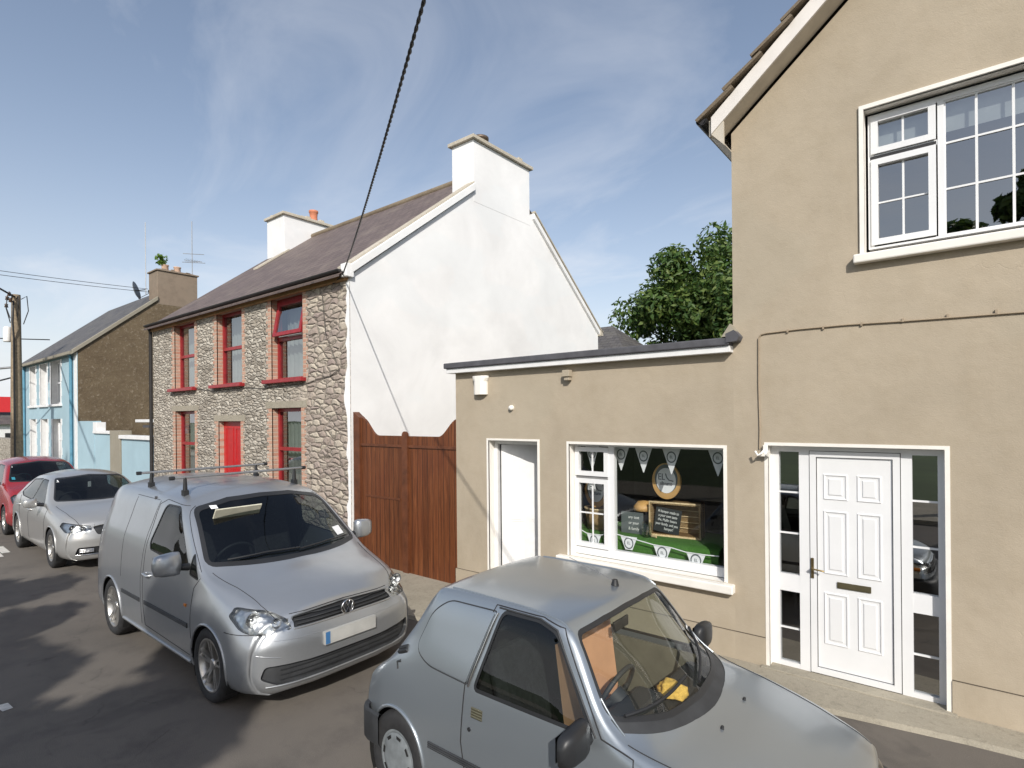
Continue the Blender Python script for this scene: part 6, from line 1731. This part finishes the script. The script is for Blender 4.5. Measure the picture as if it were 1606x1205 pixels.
m = MB(); cbox(rc, m, 1.05, 1.45, -.6, .6, .85, 1.0); m.build('dashboard', M['dash'], rr_, .04)
for y in (-.36, .36): seat(rc, 2.05, y, .52, M['seatdark'])
m = MB(); cbox(rc, m, 1.1, 3.6, -.75, .75, .28, .32); m.build('cabin_floor', M['dark'], rr_)
steering(rc, 1.55, .36, 1.05)
sticker(rc, .60, 1.37, .09, .03, M['paper'], rr_); sticker(rc, .60, 1.14, .06, .05, M['teal'], rr_)
rc.body(P_)

for nm in ('side_glass', 'downpipe', 'verge_coping', 'roof_gutter', 'verge_mortar', 'glazing_bar', 'side_moulding', 'sill', 'arch_lip', 'wheel_well', 'window_trim', 'chrome_strip', 'door_lining', 'rail', 'lintel', 'window_sill', 'glass', 'sash_gap', 'intake_slat', 'grille_slat', 'washer_jet', 'bar_foot', 'insulator', 'coping', 'plinth', 'plinth_groove', 'vent_slot', 'lintel', 'door_panel', 'weave_band', 'door_gap', 'roof_bar', 'wall_band', 'panel_gap', 'side_moulding', 'bumper_lip', 'air_vent', 'panel_groove', 'bumper_crease', 'panel_edge', 'indicator', 'quoins', 'buckle', 'wall'):
    for o in [o for o in C.objects if o.type == 'MESH' and o.parent is not None and o.name.split('.')[0] == nm]: islands(o)
# ------------------------------------------------------------------ camera, light, sky
cam = bpy.data.cameras.new('camera'); co = bpy.data.objects.new('camera', cam); C.objects.link(co); SC.camera = co
yaw, rho = R(38.8), R(.5)
Fv = Vector((-math.sin(yaw), math.cos(yaw), 0)); R0 = Vector((math.cos(yaw), math.sin(yaw), 0)); Z = Vector((0, 0, 1))
Rv = R0 * math.cos(rho) - Z * math.sin(rho); Uv = Z * math.cos(rho) + R0 * math.sin(rho)
mw = Matrix((Rv, Uv, -Fv)).transposed().to_4x4(); mw.translation = Vector((0, 0, 2.5)); co.matrix_world = mw
cam.sensor_width = 36; cam.lens = 36 * 880 / 1606; cam.shift_y = (653 - 602.5) / 1606; cam.clip_end = 1500; cam.clip_start = .05
sd = Vector((.88, -1, .87)).normalized()
sun = bpy.data.lights.new('sun', 'SUN'); sun.energy = 3.9; sun.angle = R(.5); sun.color = (1, .955, .885)
so = bpy.data.objects.new('sun', sun); C.objects.link(so); so.rotation_euler = sd.to_track_quat('Z', 'Y').to_euler(); so.location = (3, -3, 9)
w = bpy.data.worlds.new('World'); SC.world = w; w.use_nodes = True
nt = w.node_tree; nn = nt.nodes; bg = nn['Background']
sky = nn.new('ShaderNodeTexSky'); sky.sky_type = 'NISHITA'; sky.sun_disc = False
sky.sun_elevation = math.asin(sd.z); sky.sun_rotation = math.atan2(sd.x, sd.y); sky.air_density = 1.0; sky.dust_density = 1.5; sky.ozone_density = 1.0
tc = nn.new('ShaderNodeTexCoord'); sep = nn.new('ShaderNodeSeparateXYZ'); nt.links.new(tc.outputs['Generated'], sep.inputs[0])
def M_(op, a, b):
    x = nn.new('ShaderNodeMath'); x.operation = op
    for i, v in ((0, a), (1, b)):
        if isinstance(v, bpy.types.NodeSocket): nt.links.new(v, x.inputs[i])
        else: x.inputs[i].default_value = v
    return x.outputs[0]
den = M_('ADD', M_('MAXIMUM', sep.outputs[2], 0), .18)
cmb = nn.new('ShaderNodeCombineXYZ'); nt.links.new(M_('DIVIDE', sep.outputs[0], den), cmb.inputs[0]); nt.links.new(M_('DIVIDE', sep.outputs[1], den), cmb.inputs[1])
mp = nn.new('ShaderNodeMapping'); mp.inputs['Rotation'].default_value = (0, 0, R(35)); mp.inputs['Scale'].default_value = (.7, 1.2, 1); nt.links.new(cmb.outputs[0], mp.inputs[0])
no = nn.new('ShaderNodeTexNoise'); no.inputs['Scale'].default_value = 1.25; no.inputs['Detail'].default_value = 7; no.inputs['Roughness'].default_value = .58; no.inputs['Distortion'].default_value = .9; nt.links.new(mp.outputs[0], no.inputs['Vector'])
rp = nn.new('ShaderNodeValToRGB'); rp.color_ramp.elements[0].position = .50; rp.color_ramp.elements[0].color = (0, 0, 0, 1); rp.color_ramp.elements[1].position = .85; rp.color_ramp.elements[1].color = (1, 1, 1, 1); nt.links.new(no.outputs['Fac'], rp.inputs[0])
cl = M_('MULTIPLY', rp.outputs[0], .42)
# thin high veil, thicker towards the horizon
veil = M_('POWER', M_('SUBTRACT', 1.0, M_('MAXIMUM', sep.outputs[2], 0)), 5.0)
fac = M_('MINIMUM', M_('ADD', M_('ADD', cl, .08), M_('MULTIPLY', veil, .95)), 1.0)
mx = nn.new('ShaderNodeMix'); mx.data_type = 'RGBA'; nt.links.new(fac, mx.inputs[0]); nt.links.new(sky.outputs[0], mx.inputs[6]); mx.inputs[7].default_value = (6.6, 6.75, 7.1, 1)
nt.links.new(mx.outputs[2], bg.inputs[0]); bg.inputs[1].default_value = .128
SC.view_settings.view_transform = 'Standard'; SC.view_settings.look = 'None'; SC.view_settings.exposure = .10; SC.view_settings.gamma = 1
SC.view_settings.use_curve_mapping = False
SC.render.engine = 'CYCLES'; SC.cycles.max_bounces = 8; SC.cycles.transparent_max_bounces = 16; SC.cycles.use_denoising = True
SC.cycles.caustics_reflective = False; SC.cycles.caustics_refractive = False
